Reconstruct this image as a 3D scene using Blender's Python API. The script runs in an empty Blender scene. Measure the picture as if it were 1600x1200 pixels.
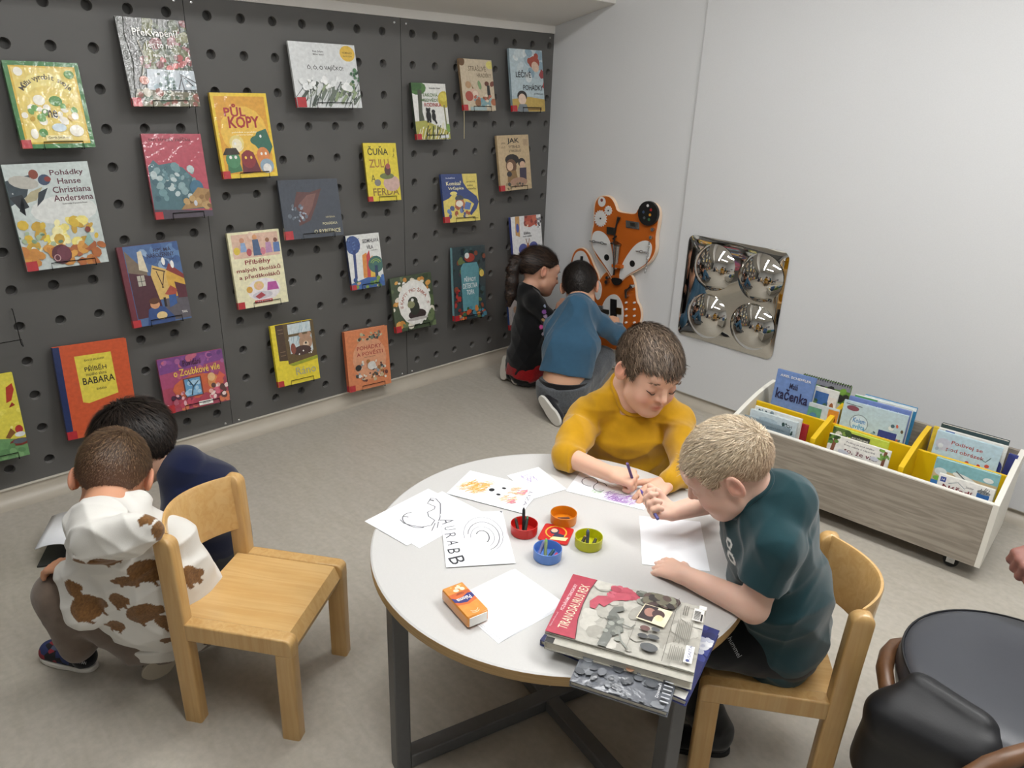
import bpy, bmesh, math, random
import numpy as np
from mathutils import Vector, Matrix, Quaternion

SC = bpy.context.scene
COL = SC.collection
# ---------------------------------------------------------------- camera
FPX = 1154.753                                  # focal length in pixels of the 1600 px wide frame
CAMR = np.array(((0.69511, -0.29145, 0.65690), (0.71808, 0.23853, -0.65393), (0.03390, 0.92627, 0.37531)))
CAMP = np.array((2.955, -3.162, 1.5))
cam_d = bpy.data.cameras.new('camera'); cam = bpy.data.objects.new('camera', cam_d); COL.objects.link(cam)
cam_d.sensor_width = 36.0; cam_d.sensor_fit = 'HORIZONTAL'; cam_d.lens = FPX / 1600 * 36.0
cam_d.clip_start = 0.02; cam_d.clip_end = 60
_m = Matrix([list(CAMR[i]) + [CAMP[i]] for i in range(3)] + [[0, 0, 0, 1]])
_q = _m.to_quaternion(); cam.matrix_world = Matrix.Translation(_m.to_translation()) @ _q.to_matrix().to_4x4()
SC.camera = cam
# ---------------------------------------------------------------- world, exposure
W = bpy.data.worlds.new('world'); SC.world = W; W.use_nodes = True
W.node_tree.nodes['Background'].inputs[0].default_value = (0.9, 0.95, 1.0, 1); W.node_tree.nodes['Background'].inputs[1].default_value = 0.12
SC.view_settings.view_transform = 'Standard'; SC.view_settings.look = 'None'
SC.view_settings.gamma = 1.0; SC.view_settings.use_curve_mapping = False
SC.view_settings.exposure = 0.0
LAMP_POWER = 29.0
LAMPS = [(2.95, -1.25, 2.36, 0.0, 1.5, 1.75), (2.6, -2.7, 2.36, 0.0, 1.5, 0.75), (1.40, -1.45, 2.36, 1.5708, 1.3, 0.7), (1.40, -2.80, 2.36, 1.5708, 1.3, 0.8)]     # x, y, z, turn, length, relative power

# ---------------------------------------------------------------- geometry of the place: known planes seen through the lens
def ray(x, y): return CAMR @ np.array(((x - 800) / FPX, -(y - 600) / FPX, -1.0))
def onz(x, y, z): d = ray(x, y); return CAMP + d * ((z - CAMP[2]) / d[2])
def onx(x, y, X=0.0): d = ray(x, y); return CAMP + d * ((X - CAMP[0]) / d[0])
def ony(x, y, Y=0.0): d = ray(x, y); return CAMP + d * ((Y - CAMP[1]) / d[1])
def onpl(x, y, P, N): d = ray(x, y); return CAMP + d * (np.dot(np.array(P) - CAMP, N) / np.dot(d, N))
def at(x, y, dep): return CAMP + ray(x, y) * dep
def unit(v): v = np.array(v, float); return v / (np.linalg.norm(v) + 1e-12)

# ---------------------------------------------------------------- colours and materials
def lin(c):
    if isinstance(c, str):
        c = c.lstrip('#'); c = [int(c[i:i + 2], 16) / 255 for i in (0, 2, 4)]
    return tuple((v / 12.92 if v <= 0.04045 else ((v + 0.055) / 1.055) ** 2.4) for v in c[:3])
MATS = {}
def mat(name, col='#888888', rough=0.5, metal=0.0, spec=0.5, coat=0.0, coat_rough=0.05, vcol=False, noise=None, bump=None, grain=None, emit=None, sheen=0.0, sss=0.0, coat_bump=None):
    """noise=(scale, amount)  bump=(scale, strength, distance)  grain=(dark, (sx,sy,sz), amount)"""
    if name in MATS: return MATS[name]
    m = bpy.data.materials.new(name); m.use_nodes = True; MATS[name] = m
    nt = m.node_tree; N = nt.nodes; L = nt.links; b = N['Principled BSDF']
    b.inputs['Roughness'].default_value = rough; b.inputs['Metallic'].default_value = metal
    b.inputs['Specular IOR Level'].default_value = spec
    b.inputs['Coat Weight'].default_value = coat; b.inputs['Coat Roughness'].default_value = coat_rough
    if sheen: b.inputs['Sheen Weight'].default_value = sheen; b.inputs['Sheen Roughness'].default_value = 0.5
    if sss:
        b.inputs['Subsurface Weight'].default_value = sss; b.inputs['Subsurface Radius'].default_value = (0.012, 0.005, 0.003); b.inputs['Subsurface Scale'].default_value = 1.0
    c = lin(col)
    src = None
    tc = N.new('ShaderNodeTexCoord')
    if vcol:
        a = N.new('ShaderNodeVertexColor'); a.layer_name = 'col'; src = a.outputs['Color']
    else:
        r = N.new('ShaderNodeRGB'); r.outputs[0].default_value = (*c, 1); src = r.outputs[0]
    if grain:
        dark, sc, amt = grain
        mp = N.new('ShaderNodeMapping'); mp.inputs['Scale'].default_value = sc; L.new(tc.outputs['Object'], mp.inputs[0])
        n1 = N.new('ShaderNodeTexNoise'); n1.inputs['Scale'].default_value = 1.0; n1.inputs['Detail'].default_value = 6; n1.inputs['Distortion'].default_value = 1.2
        L.new(mp.outputs[0], n1.inputs['Vector'])
        rp = N.new('ShaderNodeValToRGB'); rp.color_ramp.elements[0].position = 0.36; rp.color_ramp.elements[1].position = 0.62
        rp.color_ramp.elements[0].color = (1, 1, 1, 1); rp.color_ramp.elements[1].color = (0, 0, 0, 1)
        L.new(n1.outputs['Fac'], rp.inputs[0])
        mu = N.new('ShaderNodeMath'); mu.operation = 'MULTIPLY'; mu.inputs[1].default_value = amt; L.new(rp.outputs[0], mu.inputs[0])
        mx = N.new('ShaderNodeMix'); mx.data_type = 'RGBA'; L.new(mu.outputs[0], mx.inputs[0]); L.new(src, mx.inputs[6]); mx.inputs[7].default_value = (*lin(dark), 1)
        src = mx.outputs[2]
    if noise:
        n2 = N.new('ShaderNodeTexNoise'); n2.inputs['Scale'].default_value = noise[0]; n2.inputs['Detail'].default_value = 5
        L.new(tc.outputs['Object'], n2.inputs['Vector'])
        mr = N.new('ShaderNodeMapRange'); mr.inputs[1].default_value = 0.3; mr.inputs[2].default_value = 0.7
        mr.inputs[3].default_value = 1 - noise[1]; mr.inputs[4].default_value = 1 + noise[1]; L.new(n2.outputs['Fac'], mr.inputs[0])
        hs = N.new('ShaderNodeVectorMath'); hs.operation = 'SCALE'; L.new(src, hs.inputs[0]); L.new(mr.outputs[0], hs.inputs['Scale'])
        src = hs.outputs[0]
    L.new(src, b.inputs['Base Color'])
    def bumpnode(bp):
        n3 = N.new('ShaderNodeTexNoise'); n3.inputs['Scale'].default_value = bp[0]; n3.inputs['Detail'].default_value = 4
        L.new(tc.outputs['Object'], n3.inputs['Vector'])
        bn = N.new('ShaderNodeBump'); bn.inputs['Strength'].default_value = bp[1]; bn.inputs['Distance'].default_value = bp[2]
        L.new(n3.outputs['Fac'], bn.inputs['Height']); return bn.outputs[0]
    if bump: L.new(bumpnode(bump), b.inputs['Normal'])
    if coat_bump: L.new(bumpnode(coat_bump), b.inputs['Coat Normal'])
    if emit:
        b.inputs['Emission Color'].default_value = (*lin(emit[0]), 1); b.inputs['Emission Strength'].default_value = emit[1]
    return m

# ---------------------------------------------------------------- objects
def tag(o, label=None, cat=None, group=None, kind=None):
    if label: o['label'] = label
    if cat: o['category'] = cat
    if group: o['group'] = group
    if kind: o['kind'] = kind
    return o
def link(o, parent=None):
    COL.objects.link(o)
    if parent is not None: o.parent = parent
    return o
def empty(name, loc=(0, 0, 0), rz=0.0, M=None):
    o = bpy.data.objects.new(name, None); o.empty_display_size = 0.05
    if M is not None: o.matrix_world = M
    else: o.location = loc; o.rotation_euler = (0, 0, rz)
    return link(o)
def thing(name, label, cat, loc=(0, 0, 0), rz=0.0, group=None, M=None): return tag(empty(name, loc, rz, M), label, cat, group)
def copy_tree(o, parent=None):
    c = o.copy(); link(c, parent)
    for ch in list(o.children): copy_tree(ch, c)
    return c
class MB:
    """collects shapes and links them as one mesh object"""
    def __init__(s): s.v = []; s.f = []; s.c = []; s.mi = []; s.cur = (1, 1, 1); s.m = 0
    def add(s, vs, fs, col=None):
        o = len(s.v); s.v += [tuple(map(float, p)) for p in vs]; c = s.cur if col is None else col
        for f in fs: s.f.append([i + o for i in f]); s.c.append(c); s.mi.append(s.m)
        return s
    def box(s, lo, hi, M=None, col=None):
        x0, y0, z0 = lo; x1, y1, z1 = hi
        vs = [(x0, y0, z0), (x1, y0, z0), (x1, y1, z0), (x0, y1, z0), (x0, y0, z1), (x1, y0, z1), (x1, y1, z1), (x0, y1, z1)]
        if M is not None: vs = [tuple(M @ Vector(p)) for p in vs]
        return s.add(vs, [(0, 3, 2, 1), (4, 5, 6, 7), (0, 1, 5, 4), (1, 2, 6, 5), (2, 3, 7, 6), (3, 0, 4, 7)], col)
    def tube(s, pts, r, n=8, closed=False, col=None, caps=True):
        pts = [np.array(p, float) for p in pts]; m = len(pts)
        rs = [r] * m if not hasattr(r, '__len__') else list(r)
        T = []
        for i in range(m):
            a = pts[(i - 1) % m] if (closed or i > 0) else pts[i]; b = pts[(i + 1) % m] if (closed or i < m - 1) else pts[i]
            T.append(unit(b - a))
        ref = np.array((0, 0, 1.0)) if abs(T[0][2]) < 0.9 else np.array((1.0, 0, 0))
        nv = unit(np.cross(T[0], ref)); vs = []
        for i in range(m):
            nv = unit(nv - T[i] * np.dot(nv, T[i])); bv = np.cross(T[i], nv)
            for k in range(n):
                a = 2 * math.pi * k / n; vs.append(pts[i] + rs[i] * (math.cos(a) * nv + math.sin(a) * bv))
        fs = []
        for i in range(m if closed else m - 1):
            j = (i + 1) % m
            for k in range(n): fs.append((i * n + k, i * n + (k + 1) % n, j * n + (k + 1) % n, j * n + k))
        if not closed and caps: fs += [tuple(range(n))[::-1], tuple((m - 1) * n + k for k in range(n))]
        return s.add(vs, fs, col)
    def lathe(s, prof, n=24, M=None, col=None, cap0=False, cap1=False):
        vs = []
        for r, z in prof:
            for k in range(n): a = 2 * math.pi * k / n; vs.append((r * math.cos(a), r * math.sin(a), z))
        fs = []
        for i in range(len(prof) - 1):
            for k in range(n): fs.append((i * n + k, i * n + (k + 1) % n, (i + 1) * n + (k + 1) % n, (i + 1) * n + k))
        if cap0: fs.append(tuple(range(n))[::-1])
        if cap1: fs.append(tuple((len(prof) - 1) * n + k for k in range(n)))
        if M is not None: vs = [tuple(M @ Vector(p)) for p in vs]
        return s.add(vs, fs, col)
    def prism(s, poly, z0, z1, M=None, col=None):
        n = len(poly); a = sum(poly[i][0] * poly[(i + 1) % n][1] - poly[(i + 1) % n][0] * poly[i][1] for i in range(n))
        if a < 0: poly = poly[::-1]
        vs = [(x, y, z0) for x, y in poly] + [(x, y, z1) for x, y in poly]
        if M is not None: vs = [tuple(M @ Vector(p)) for p in vs]
        fs = [tuple(range(n))[::-1], tuple(range(n, 2 * n))] + [(i, (i + 1) % n, n + (i + 1) % n, n + i) for i in range(n)]
        return s.add(vs, fs, col)
    def build(s, name, material, parent=None, smooth=35, bevel=0, seg=2, vcol=False, loc=None):
        me = bpy.data.meshes.new(name); me.from_pydata(s.v, [], s.f)
        mats = material if isinstance(material, (list, tuple)) else [material]
        for m in mats: me.materials.append(m)
        if len(mats) > 1: me.polygons.foreach_set('material_index', s.mi)
        if vcol:
            at_ = me.color_attributes.new('col', 'FLOAT_COLOR', 'CORNER')
            arr = np.ones((len(me.loops), 4), np.float32); k = 0
            for f, c in zip(s.f, s.c):
                arr[k:k + len(f), :3] = c; k += len(f)
            at_.data.foreach_set('color', arr.ravel())
        if smooth:
            me.polygons.foreach_set('use_smooth', [True] * len(me.polygons)); me.set_sharp_from_angle(angle=math.radians(smooth))
        me.update()
        o = bpy.data.objects.new(name, me)
        if loc is not None: o.location = loc
        link(o, parent)
        if bevel:
            md = o.modifiers.new('bevel', 'BEVEL'); md.width = bevel; md.segments = seg; md.limit_method = 'ANGLE'; md.angle_limit = math.radians(40)
            md.harden_normals = False
        return o
def struct(o): o['kind'] = 'structure'; return o
def arc(cx, cy, r, a0, a1, n): return [(cx + r * math.cos(math.radians(a0 + (a1 - a0) * i / n)), cy + r * math.sin(math.radians(a0 + (a1 - a0) * i / n))) for i in range(n + 1)]
def rrect(x0, y0, x1, y1, r, n=4):
    return arc(x1 - r, y0 + r, r, -90, 0, n) + arc(x1 - r, y1 - r, r, 0, 90, n) + arc(x0 + r, y1 - r, r, 90, 180, n) + arc(x0 + r, y0 + r, r, 180, 270, n)
def smoothpoly(pts, it=2):
    for _ in range(it):
        q = []
        for i in range(len(pts)):
            a, b = pts[i], pts[(i + 1) % len(pts)]
            q += [(0.75 * a[0] + 0.25 * b[0], 0.75 * a[1] + 0.25 * b[1]), (0.25 * a[0] + 0.75 * b[0], 0.25 * a[1] + 0.75 * b[1])]
        pts = q
    return pts
# ================================================================ the room
M_floor = mat('vinyl_floor', '#b3ada2', 0.40, noise=(55, 0.07), bump=(300, 0.06, 0.002), grain=('#99917f', (7, 26, 5), 0.22))
M_wallw = mat('white_wall_paint', '#d5d6d7', 0.6, noise=(240, 0.02), bump=(420, 0.06, 0.001))
M_ceil = mat('ceiling_paint', '#dedbd6', 0.8)
M_peg = mat('grey_peg_board', '#5b5a58', 0.5, noise=(5, 0.04))
M_holelit = mat('lit_peg_hole_grey', '#7d7b78', 0.6)  # hole walls paler than the board: light catching them is put into the colour
M_pegin = mat('grey_peg_board_core', '#464543', 0.7)
M_dark = mat('dark_gap', '#1c1c1c', 0.8)
M_beige = mat('cove_vinyl', '#b3ab9d', 0.4, noise=(9, 0.05))
M_screw = mat('screw_steel', '#c9c9c9', 0.25, metal=1.0)
RX, RY = 5.2, -5.6          # far ends of the room behind the camera
struct(MB().box((-0.2, RY, -0.1), (RX, 0.1, 0.0)).build('floor', M_floor, smooth=0))
wl = struct(MB().box((-0.2, RY, 0.0), (-0.024, 0.1, 2.0)).build('wall_left', M_pegin, smooth=0))
# peg board panels: 7 to 8 columns x 13 rows of round holes, really drilled
def peg_panel(y0, y1, cols, zs, z0, z1, th=0.0238, r=0.0180, n=16):
    mb = MB()
    ye = [y0] + [(cols[i] + cols[i + 1]) / 2 for i in range(len(cols) - 1)] + [y1]
    ze = [z0] + [(zs[i] + zs[i + 1]) / 2 for i in range(len(zs) - 1)] + [z1]
    for i, cy in enumerate(cols):
        for j, cz in enumerate(zs):
            a0, a1, b0, b1 = ye[i], ye[i + 1], ze[j], ze[j + 1]
            ring, outer = [], []
            for k in range(n):
                t = 2 * math.pi * (k + 0.5) / n; dy, dz = math.cos(t), math.sin(t); ring.append((cy + r * dy, cz + r * dz))
                q = min(((a1 - cy) / dy if dy > 0 else (a0 - cy) / dy) if abs(dy) > 1e-6 else 9, ((b1 - cz) / dz if dz > 0 else (b0 - cz) / dz) if abs(dz) > 1e-6 else 9)
                outer.append((cy + q * dy, cz + q * dz))
            cs = [(a1, b1), (a0, b1), (a0, b0), (a1, b0)]
            vs = [(0, *p) for p in ring] + [(0, *p) for p in outer] + [(0, *p) for p in cs] + [(-th, *p) for p in ring]
            fs = []
            for k in range(n):
                k2 = (k + 1) % n; f = [k, n + k, n + k2, k2]
                for ci, (yy, zz) in enumerate(cs):
                    (ay, az), (by, bz) = outer[k], outer[k2]
                    if (abs(ay - yy) < 1e-5 and abs(bz - zz) < 1e-5 and abs(az - zz) > 1e-5) or (abs(az - zz) < 1e-5 and abs(by - yy) < 1e-5 and abs(ay - yy) > 1e-5):
                        f = [k, n + k, 2 * n + ci, n + k2, k2]
                fs.append(f)
            mb.m = 0; mb.add(vs, fs); mb.m = 1; mb.add(vs, [[k, 2 * n + 4 + k, 2 * n + 4 + (k + 1) % n, (k + 1) % n] for k in range(n)]); mb.m = 0
    # edges
    for (a, b) in (((y0, z0), (y1, z0)), ((y1, z0), (y1, z1)), ((y1, z1), (y0, z1)), ((y0, z1), (y0, z0))):
        mb.add([(0, *a), (0, *b), (-th, *b), (-th, *a)], [(0, 3, 2, 1)])
    return mb
ZR = [1.697 - 0.1300 * k for k in range(13)][::-1]
PZ0, PZ1 = 0.067, 1.756
SP = 0.1288
for (a, b, c0, nc) in ((-3.857, -2.906, -2.778 - 0.0, 7), (-2.905, -1.954, -2.789 , 7), (-1.952, -1.0015, -1.870, 7), (-0.9985, -0.001, -0.935, 8)):
    o = peg_panel(a, b, [c0 + SP * k for k in range(nc)] if a > -3.8 else [-3.742 + SP * k for k in range(7)], ZR, PZ0, PZ1).build('peg_panel', [M_peg, M_holelit], wl, smooth=30)
    for yy in (a + 0.03, b - 0.03):
        for zz in (PZ0 + 0.012, PZ1 - 0.02):
            MB().lathe([(0.0, 0.0022), (0.004, 0.0018), (0.0055, 0.0)], 10, Matrix.Translation((0, yy, zz)) @ Matrix.Rotation(math.pi / 2, 4, 'Y')).build('screw', M_screw, o)
# white wall and its two cladding sheets
wr = struct(MB().box((-0.2, 0.006, 0.0), (RX, 0.12, 2.6)).build('wall_right', M_wallw, smooth=0))
MB().box((-0.02, 0.0, 0.046), (0.926, 0.0062, 2.55)).build('wall_panel', M_wallw, wr, bevel=0.001)
MB().box((0.929, -0.016, 0.046), (RX, 0.0062, 2.55)).build('wall_panel', M_wallw, wr, bevel=0.001)
struct(MB().box((RX, RY, 0.0), (RX + 0.1, 0.1, 2.6)).build('wall_back', M_wallw, smooth=0))
struct(MB().box((-0.2, RY - 0.1, 0.0), (RX, RY, 2.6)).build('wall_front', M_wallw, smooth=0))
# ceiling: a low slope over the peg wall, then the raised flat part
zc = lambda x: 1.793 + 0.227 * x
struct(MB().prism([(-0.2, zc(-0.2)), (0.40, zc(0.4)), (0.40, 2.6), (-0.2, 2.6)], RY, 0.02, Matrix(((1, 0, 0, 0), (0, 0, 1, 0), (0, 1, 0, 0), (0, 0, 0, 1)))).build('ceiling', M_ceil, smooth=0))
struct(MB().box((0.40, RY, 2.5), (RX, 0.02, 2.6)).build('ceiling', M_ceil, smooth=0))
struct(MB().box((-0.06, RY, PZ1 + 0.001), (0.004, 0.0, 1.80)).build('trim_1', M_ceil, smooth=0))
# cove skirting of floor vinyl
prof = [(0.0, 0.064)] + [(0.006 + 0.05 - 0.05 * math.cos(math.radians(t)), 0.05 - 0.05 * math.sin(math.radians(t)) ) for t in range(0, 91, 15)]
prof = [(0.006, 0.064)] + prof[1:]
def cove(name, P):
    mb = MB(); n = len(prof)
    mb.add([p for a in P for p in a], [(i, i + 1, n + i + 1, n + i) for i in range(n - 1)])
    return struct(mb.build(name, M_beige, smooth=60))
cove('baseboard_left', ([(-0.004 + x, RY, z + 0.0006) for x, z in prof], [(-0.004 + x, 0.0, z + 0.0006) for x, z in prof]))
cove('baseboard_right', ([(RX, 0.004 - x, z * 0.8 + 0.0006) for x, z in prof], [(0.0, 0.004 - x, z * 0.8 + 0.0006) for x, z in prof]))
M_strip = mat('pale_edge_strip', '#cfc9bd', 0.4)
struct(MB().box((-0.01, RY, 0.0615), (0.008, 0.0, 0.0665)).build('trim_2', M_strip, smooth=0))
struct(MB().box((0.0, -0.012, 0.041), (RX, 0.004, 0.0458)).build('trim_3', M_strip, smooth=0))
# ceiling lamps: long LED bars hung below the raised ceiling (seen only in the domed mirror)
M_white = mat('white_lacquer', '#e8e6e2', 0.4)
for i, (x, y, z, rz, ln, pw) in enumerate(LAMPS):
    M_led = mat('led_diffuser_%d' % i, '#ffffff', 0.5, emit=('#fbfbfa', LAMP_POWER * pw))
    t = thing('ceiling_lamp', ['white bar lamp over the book box', 'white bar lamp over the round table', 'white bar lamp near the peg wall and the corner', 'white bar lamp near the left part of the peg wall'][i], 'lamp', (x, y, z), rz, 'bar lamps under the ceiling')
    MB().box((-ln / 2, -0.09, 0.012), (ln / 2, 0.09, 0.05)).build('housing', M_white, t)
    MB().box((-ln / 2 + 0.01, -0.08, 0.0), (ln / 2 - 0.01, 0.08, 0.0115)).build('diffuser', M_led, t, smooth=0)
    for s in (-1, 1): MB().tube([(s * ln * 0.35, 0, 0.05), (s * ln * 0.35, 0, 0.139)], 0.004).build('rod', M_white, t)
# ================================================================ furniture
M_beech = mat('beech_wood', '#c9a46c', 0.34, noise=(14, 0.05), grain=('#b3833f', (60, 60, 3.2), 0.45), coat=0.3, coat_rough=0.2)
M_beechx = mat('beech_ply', '#d0ab72', 0.3, noise=(10, 0.05), grain=('#bd8d4a', (3.0, 60, 40), 0.45), coat=0.35, coat_rough=0.18)
def roundpost(pts, w, t, parent, name):
    """a leg or post: section w (along x) by t (along y) swept through pts (x, z), with a rounded top"""
    mb = MB(); n = 16; vs = []
    def ring(x, z, sx, sy):
        sec = rrect(-w / 2, -t / 2, w / 2, t / 2, min(w, t) * 0.16, 3)
        return [(x + sx * a, sy * b, z) for a, b in sec]
    rings = [ring(x, z, 1, 1) for x, z in pts]
    if name == 'rear_post':
        x1, z1 = pts[-1]
        for k in range(1, 6):
            a = math.radians(18 * k); rings.append(ring(x1 - 0.004 * k / 5, z1 + w * 0.5 * math.sin(a), max(0.05, math.cos(a)), max(0.1, math.cos(a) ** 0.5)))
    m = len(rings[0])
    for r in rings: vs += r
    fs = [(i * m + k, i * m + (k + 1) % m, (i + 1) * m + (k + 1) % m, (i + 1) * m + k) for i in range(len(rings) - 1) for k in range(m)]
    fs += [tuple(range(m))[::-1], tuple((len(rings) - 1) * m + k for k in range(m))]
    mb.add(vs, fs)
    return mb
def make_chair(label, loc, rz):
    t = thing('child_chair', label, 'chair', loc, rz)
    Wd, Dp, Hs = 0.33, 0.31, 0.302
    for s in (-1, 1):
        y = s * (Wd / 2 - 0.0175)
        o = roundpost([(-Dp / 2 + 0.024, 0), (-Dp / 2 + 0.022, 0.20), (-Dp / 2 + 0.020, 0.30), (-Dp / 2 + 0.019, 0.40), (-Dp / 2 + 0.016, 0.512)], 0.046, 0.034, t, 'rear_post').build('rear_post', M_beech, t); o.location = (0, y, 0)
        o = roundpost([(Dp / 2 - 0.026, 0), (Dp / 2 - 0.024, Hs - 0.045)], 0.046, 0.034, t, 'leg').build('leg', M_beech, t); o.location = (0, y, 0)
        # side rail with the rounded mitred corner over the leg
        poly = [(-Dp / 2 + 0.04, Hs - 0.046), (Dp / 2 - 0.047, Hs - 0.046), (Dp / 2 - 0.001, Hs - 0.047)] + arc(Dp / 2 - 0.019, Hs - 0.016, 0.018, 0, 90, 5) + [(-Dp / 2 + 0.04, Hs + 0.002)]
        MB().prism(poly, y - 0.0172, y + 0.0172, Matrix(((1, 0, 0, 0), (0, 0, 1, 0), (0, 1, 0, 0), (0, 0, 0, 1)))).build('side_rail', M_beech, t, bevel=0.004, seg=3)
    # seat with dished top and waterfall front
    mb = MB(); nx, ny = 14, 10; top = []
    for i in range(nx + 1):
        x = -Dp / 2 + 0.012 + (Dp - 0.012) * i / nx
        for j in range(ny + 1):
            y = (j / ny - 0.5) * (Wd - 0.07)
            dish = -0.005 * math.exp(-((x + 0.03) / 0.09) ** 2 - (y / 0.085) ** 2)
            f = max(0, (x - (Dp / 2 - 0.03)) / 0.03); top.append((x - 0.006 * f ** 3, y, Hs - 0.001 + dish - 0.034 * (1 - math.sqrt(max(0, 1 - f * f)))))
    n1 = len(top); vs = top + [(x - (0.006 if i >= n1 - ny - 1 else 0), y, min(z, Hs) - 0.020) for i, (x, y, z) in enumerate(top)]
    fs = []
    for i in range(nx):
        for j in range(ny):
            a = i * (ny + 1) + j; q = (a, a + ny + 1, a + ny + 2, a + 1); fs += [q, tuple(n1 + k for k in q[::-1])]
    for i in range(nx):
        for j, r in ((0, 1), (ny, 0)):
            a = i * (ny + 1) + j; q = (a, n1 + a, n1 + a + ny + 1, a + ny + 1); fs.append(q if r else q[::-1])
    for j in range(ny):
        for i, r in ((0, 0), (nx, 1)):
            a = i * (ny + 1) + j; q = (a, n1 + a, n1 + a + 1, a + 1); fs.append(q[::-1] if r else q)
    mb.add(vs, fs).build('seat', M_beechx, t, smooth=50)
    MB().box((Dp / 2 - 0.045, -Wd / 2 + 0.036, Hs - 0.05), (Dp / 2 - 0.022, Wd / 2 - 0.036, Hs - 0.022)).build('front_rail', M_beech, t, bevel=0.002)
    MB().box((-Dp / 2 + 0.02, -Wd / 2 + 0.036, Hs - 0.05), (-Dp / 2 + 0.04, Wd / 2 - 0.036, Hs - 0.022)).build('back_rail', M_beech, t, bevel=0.002)
    # backrest: bent plywood, bowed backwards between the posts
    mb = MB(); n = 16; z0, z1, th = 0.378, 0.534, 0.012; vs = []
    for i in range(n + 1):
        u = i / n * 2 - 1; y = u * (Wd / 2 - 0.03); bow = -0.068 * (1 - u * u)
        for z, lean in ((z0, 0.0), (z0 + 0.006, -0.001), (z1 - 0.006, -0.010), (z1, -0.011)):
            e = 0.003 if z in (z0, z1) else 0
            for d in (0, 1): vs.append((-Dp / 2 + 0.024 + bow + lean + (th - e if d else e) - 0.006, y, z))
    m = 8; ordr = [0, 2, 4, 6, 7, 5, 3, 1]; fs = []
    for i in range(n):
        for k in range(m): a, b = ordr[k], ordr[(k + 1) % m]; fs.append((i * m + a, i * m + b, (i + 1) * m + b, (i + 1) * m + a))
    fs += [tuple(ordr)[::-1], tuple(n * m + k for k in ordr)]
    mb.add(vs, fs).build('backrest', M_beechx, t, smooth=40)
    return t
chair_a = make_chair('empty beech child chair standing beside the two crouching boys', (1.448, -2.518, 0), math.radians(35.5))
chair_b = make_chair('beech child chair under the boy in the green T-shirt', (2.403, -1.745, 0), math.radians(216.0))

# ---- round table
TC = (1.994, -2.031); TR_, TH = 0.437, 0.512
M_lam = mat('pale_laminate', '#c6c5c3', 0.38, noise=(300, 0.015))
M_edge = mat('beech_table_edge', '#a98a5c', 0.45, grain=('#8a6a3c', (8, 8, 300), 0.5))
M_frame = mat('grey_steel', '#5a5a5a', 0.45, noise=(60, 0.05))
tb = thing('round_table', 'round table with pale laminate top, wooden edge and grey steel frame', 'table', (*TC, 0))
MB().lathe([(0.0, 0), (TR_ - 0.004, 0), (TR_, -0.002)], 96, Matrix.Translation((0, 0, TH))).build('table_top', M_lam, tb, smooth=20)
MB().lathe([(TR_, -0.002), (TR_ + 0.0005, -0.004), (TR_, -0.024), (TR_ - 0.003, -0.026), (0, -0.026)], 96, Matrix.Translation((0, 0, TH))).build('edge_band', M_edge, tb, smooth=30)
for k, a in enumerate((-105, -11)):
    R_ = Matrix.Rotation(math.radians(a), 4, 'Z')
    for s in (1, -1): MB().box((s * 0.405 - 0.018, -0.02, 0.0), (s * 0.405 + 0.018, 0.02, TH - 0.026), R_).build('leg', M_frame, tb, bevel=0.003)
    MB().box((-0.387, -0.02 + 0.0007 * k, 0.004 + 0.001 * k), (0.387, 0.02 - 0.0007 * k, 0.040 - 0.0012 * k), R_).build('floor_bar', M_frame, tb, bevel=0.003)
    MB().box((-0.387, -0.02, TH - 0.056 + 0.001 * k), (0.387, 0.02, TH - 0.0268 - 0.001 * k), R_).build('top_bar', M_frame, tb, bevel=0.003)

# ---- book box on casters
M_boxw = mat('grey_ash_board', '#a39a8d', 0.5, grain=('#827a6f', (5, 60, 60), 0.8), noise=(5, 0.06))
M_boxe = mat('cream_board', '#e3e0d6', 0.45); M_yel = mat('yellow_board', '#e0b80e', 0.4)
M_rub = mat('black_rubber', '#1a1a1a', 0.6); M_zinc = mat('zinc_plate', '#b8b8b8', 0.3, metal=1.0)
BXW, BXD = 0.935, 0.385
bx = thing('book_box', 'low wheeled book box with grey wood front and yellow dividers', 'book box', (1.668, -0.655, 0), math.radians(4.2))
def topz(y): t = max(0, min(1, y / BXD)); return 0.302 + 0.062 * math.sin(t * math.pi / 2) ** 0.9
ARC = [(BXD * i / 12, topz(BXD * i / 12)) for i in range(13)]
YZ = Matrix(((0, 0, 1, 0), (1, 0, 0, 0), (0, 1, 0, 0), (0, 0, 0, 1)))
MB().box((0.018, 0, 0.062), (BXW - 0.018, 0.017, 0.296)).build('front_board', M_boxw, bx)
MB().box((0.018, 0, 0.2962), (BXW - 0.018, 0.017, 0.3005)).build('front_edging', M_boxe, bx)
MB().box((0.018, BXD - 0.017, 0.062), (BXW - 0.018, BXD, 0.36)).build('back_board', M_boxw, bx)
MB().box((0.018, 0.017, 0.062), (BXW - 0.018, BXD - 0.017, 0.078)).build('bottom_board', M_boxw, bx)
for x in (0.0, BXW - 0.0178):
    MB().prism([(0, 0.062)] + ARC + [(BXD, 0.062)], x, x + 0.0178, YZ).build('side_board', M_boxe, bx, bevel=0.0012)
DV = [0.3183, 0.6275]
for x in DV:
    MB().prism([(0.017, 0.079)] + [(y, z + 0.002) for y, z in ARC if 0.017 < y < BXD - 0.018] + [(BXD - 0.0172, 0.079)], x - 0.009, x + 0.009, YZ).build('cross_divider', M_yel, bx, bevel=0.001)
YD = 0.205
for a, b in ((0.018, DV[0] - 0.009), (DV[0] + 0.009, DV[1] - 0.009), (DV[1] + 0.009, BXW - 0.018)):
    MB().box((a, YD - 0.006, 0.079), (b, YD + 0.006, 0.325)).build('long_divider', M_yel, bx, bevel=0.001)
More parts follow.
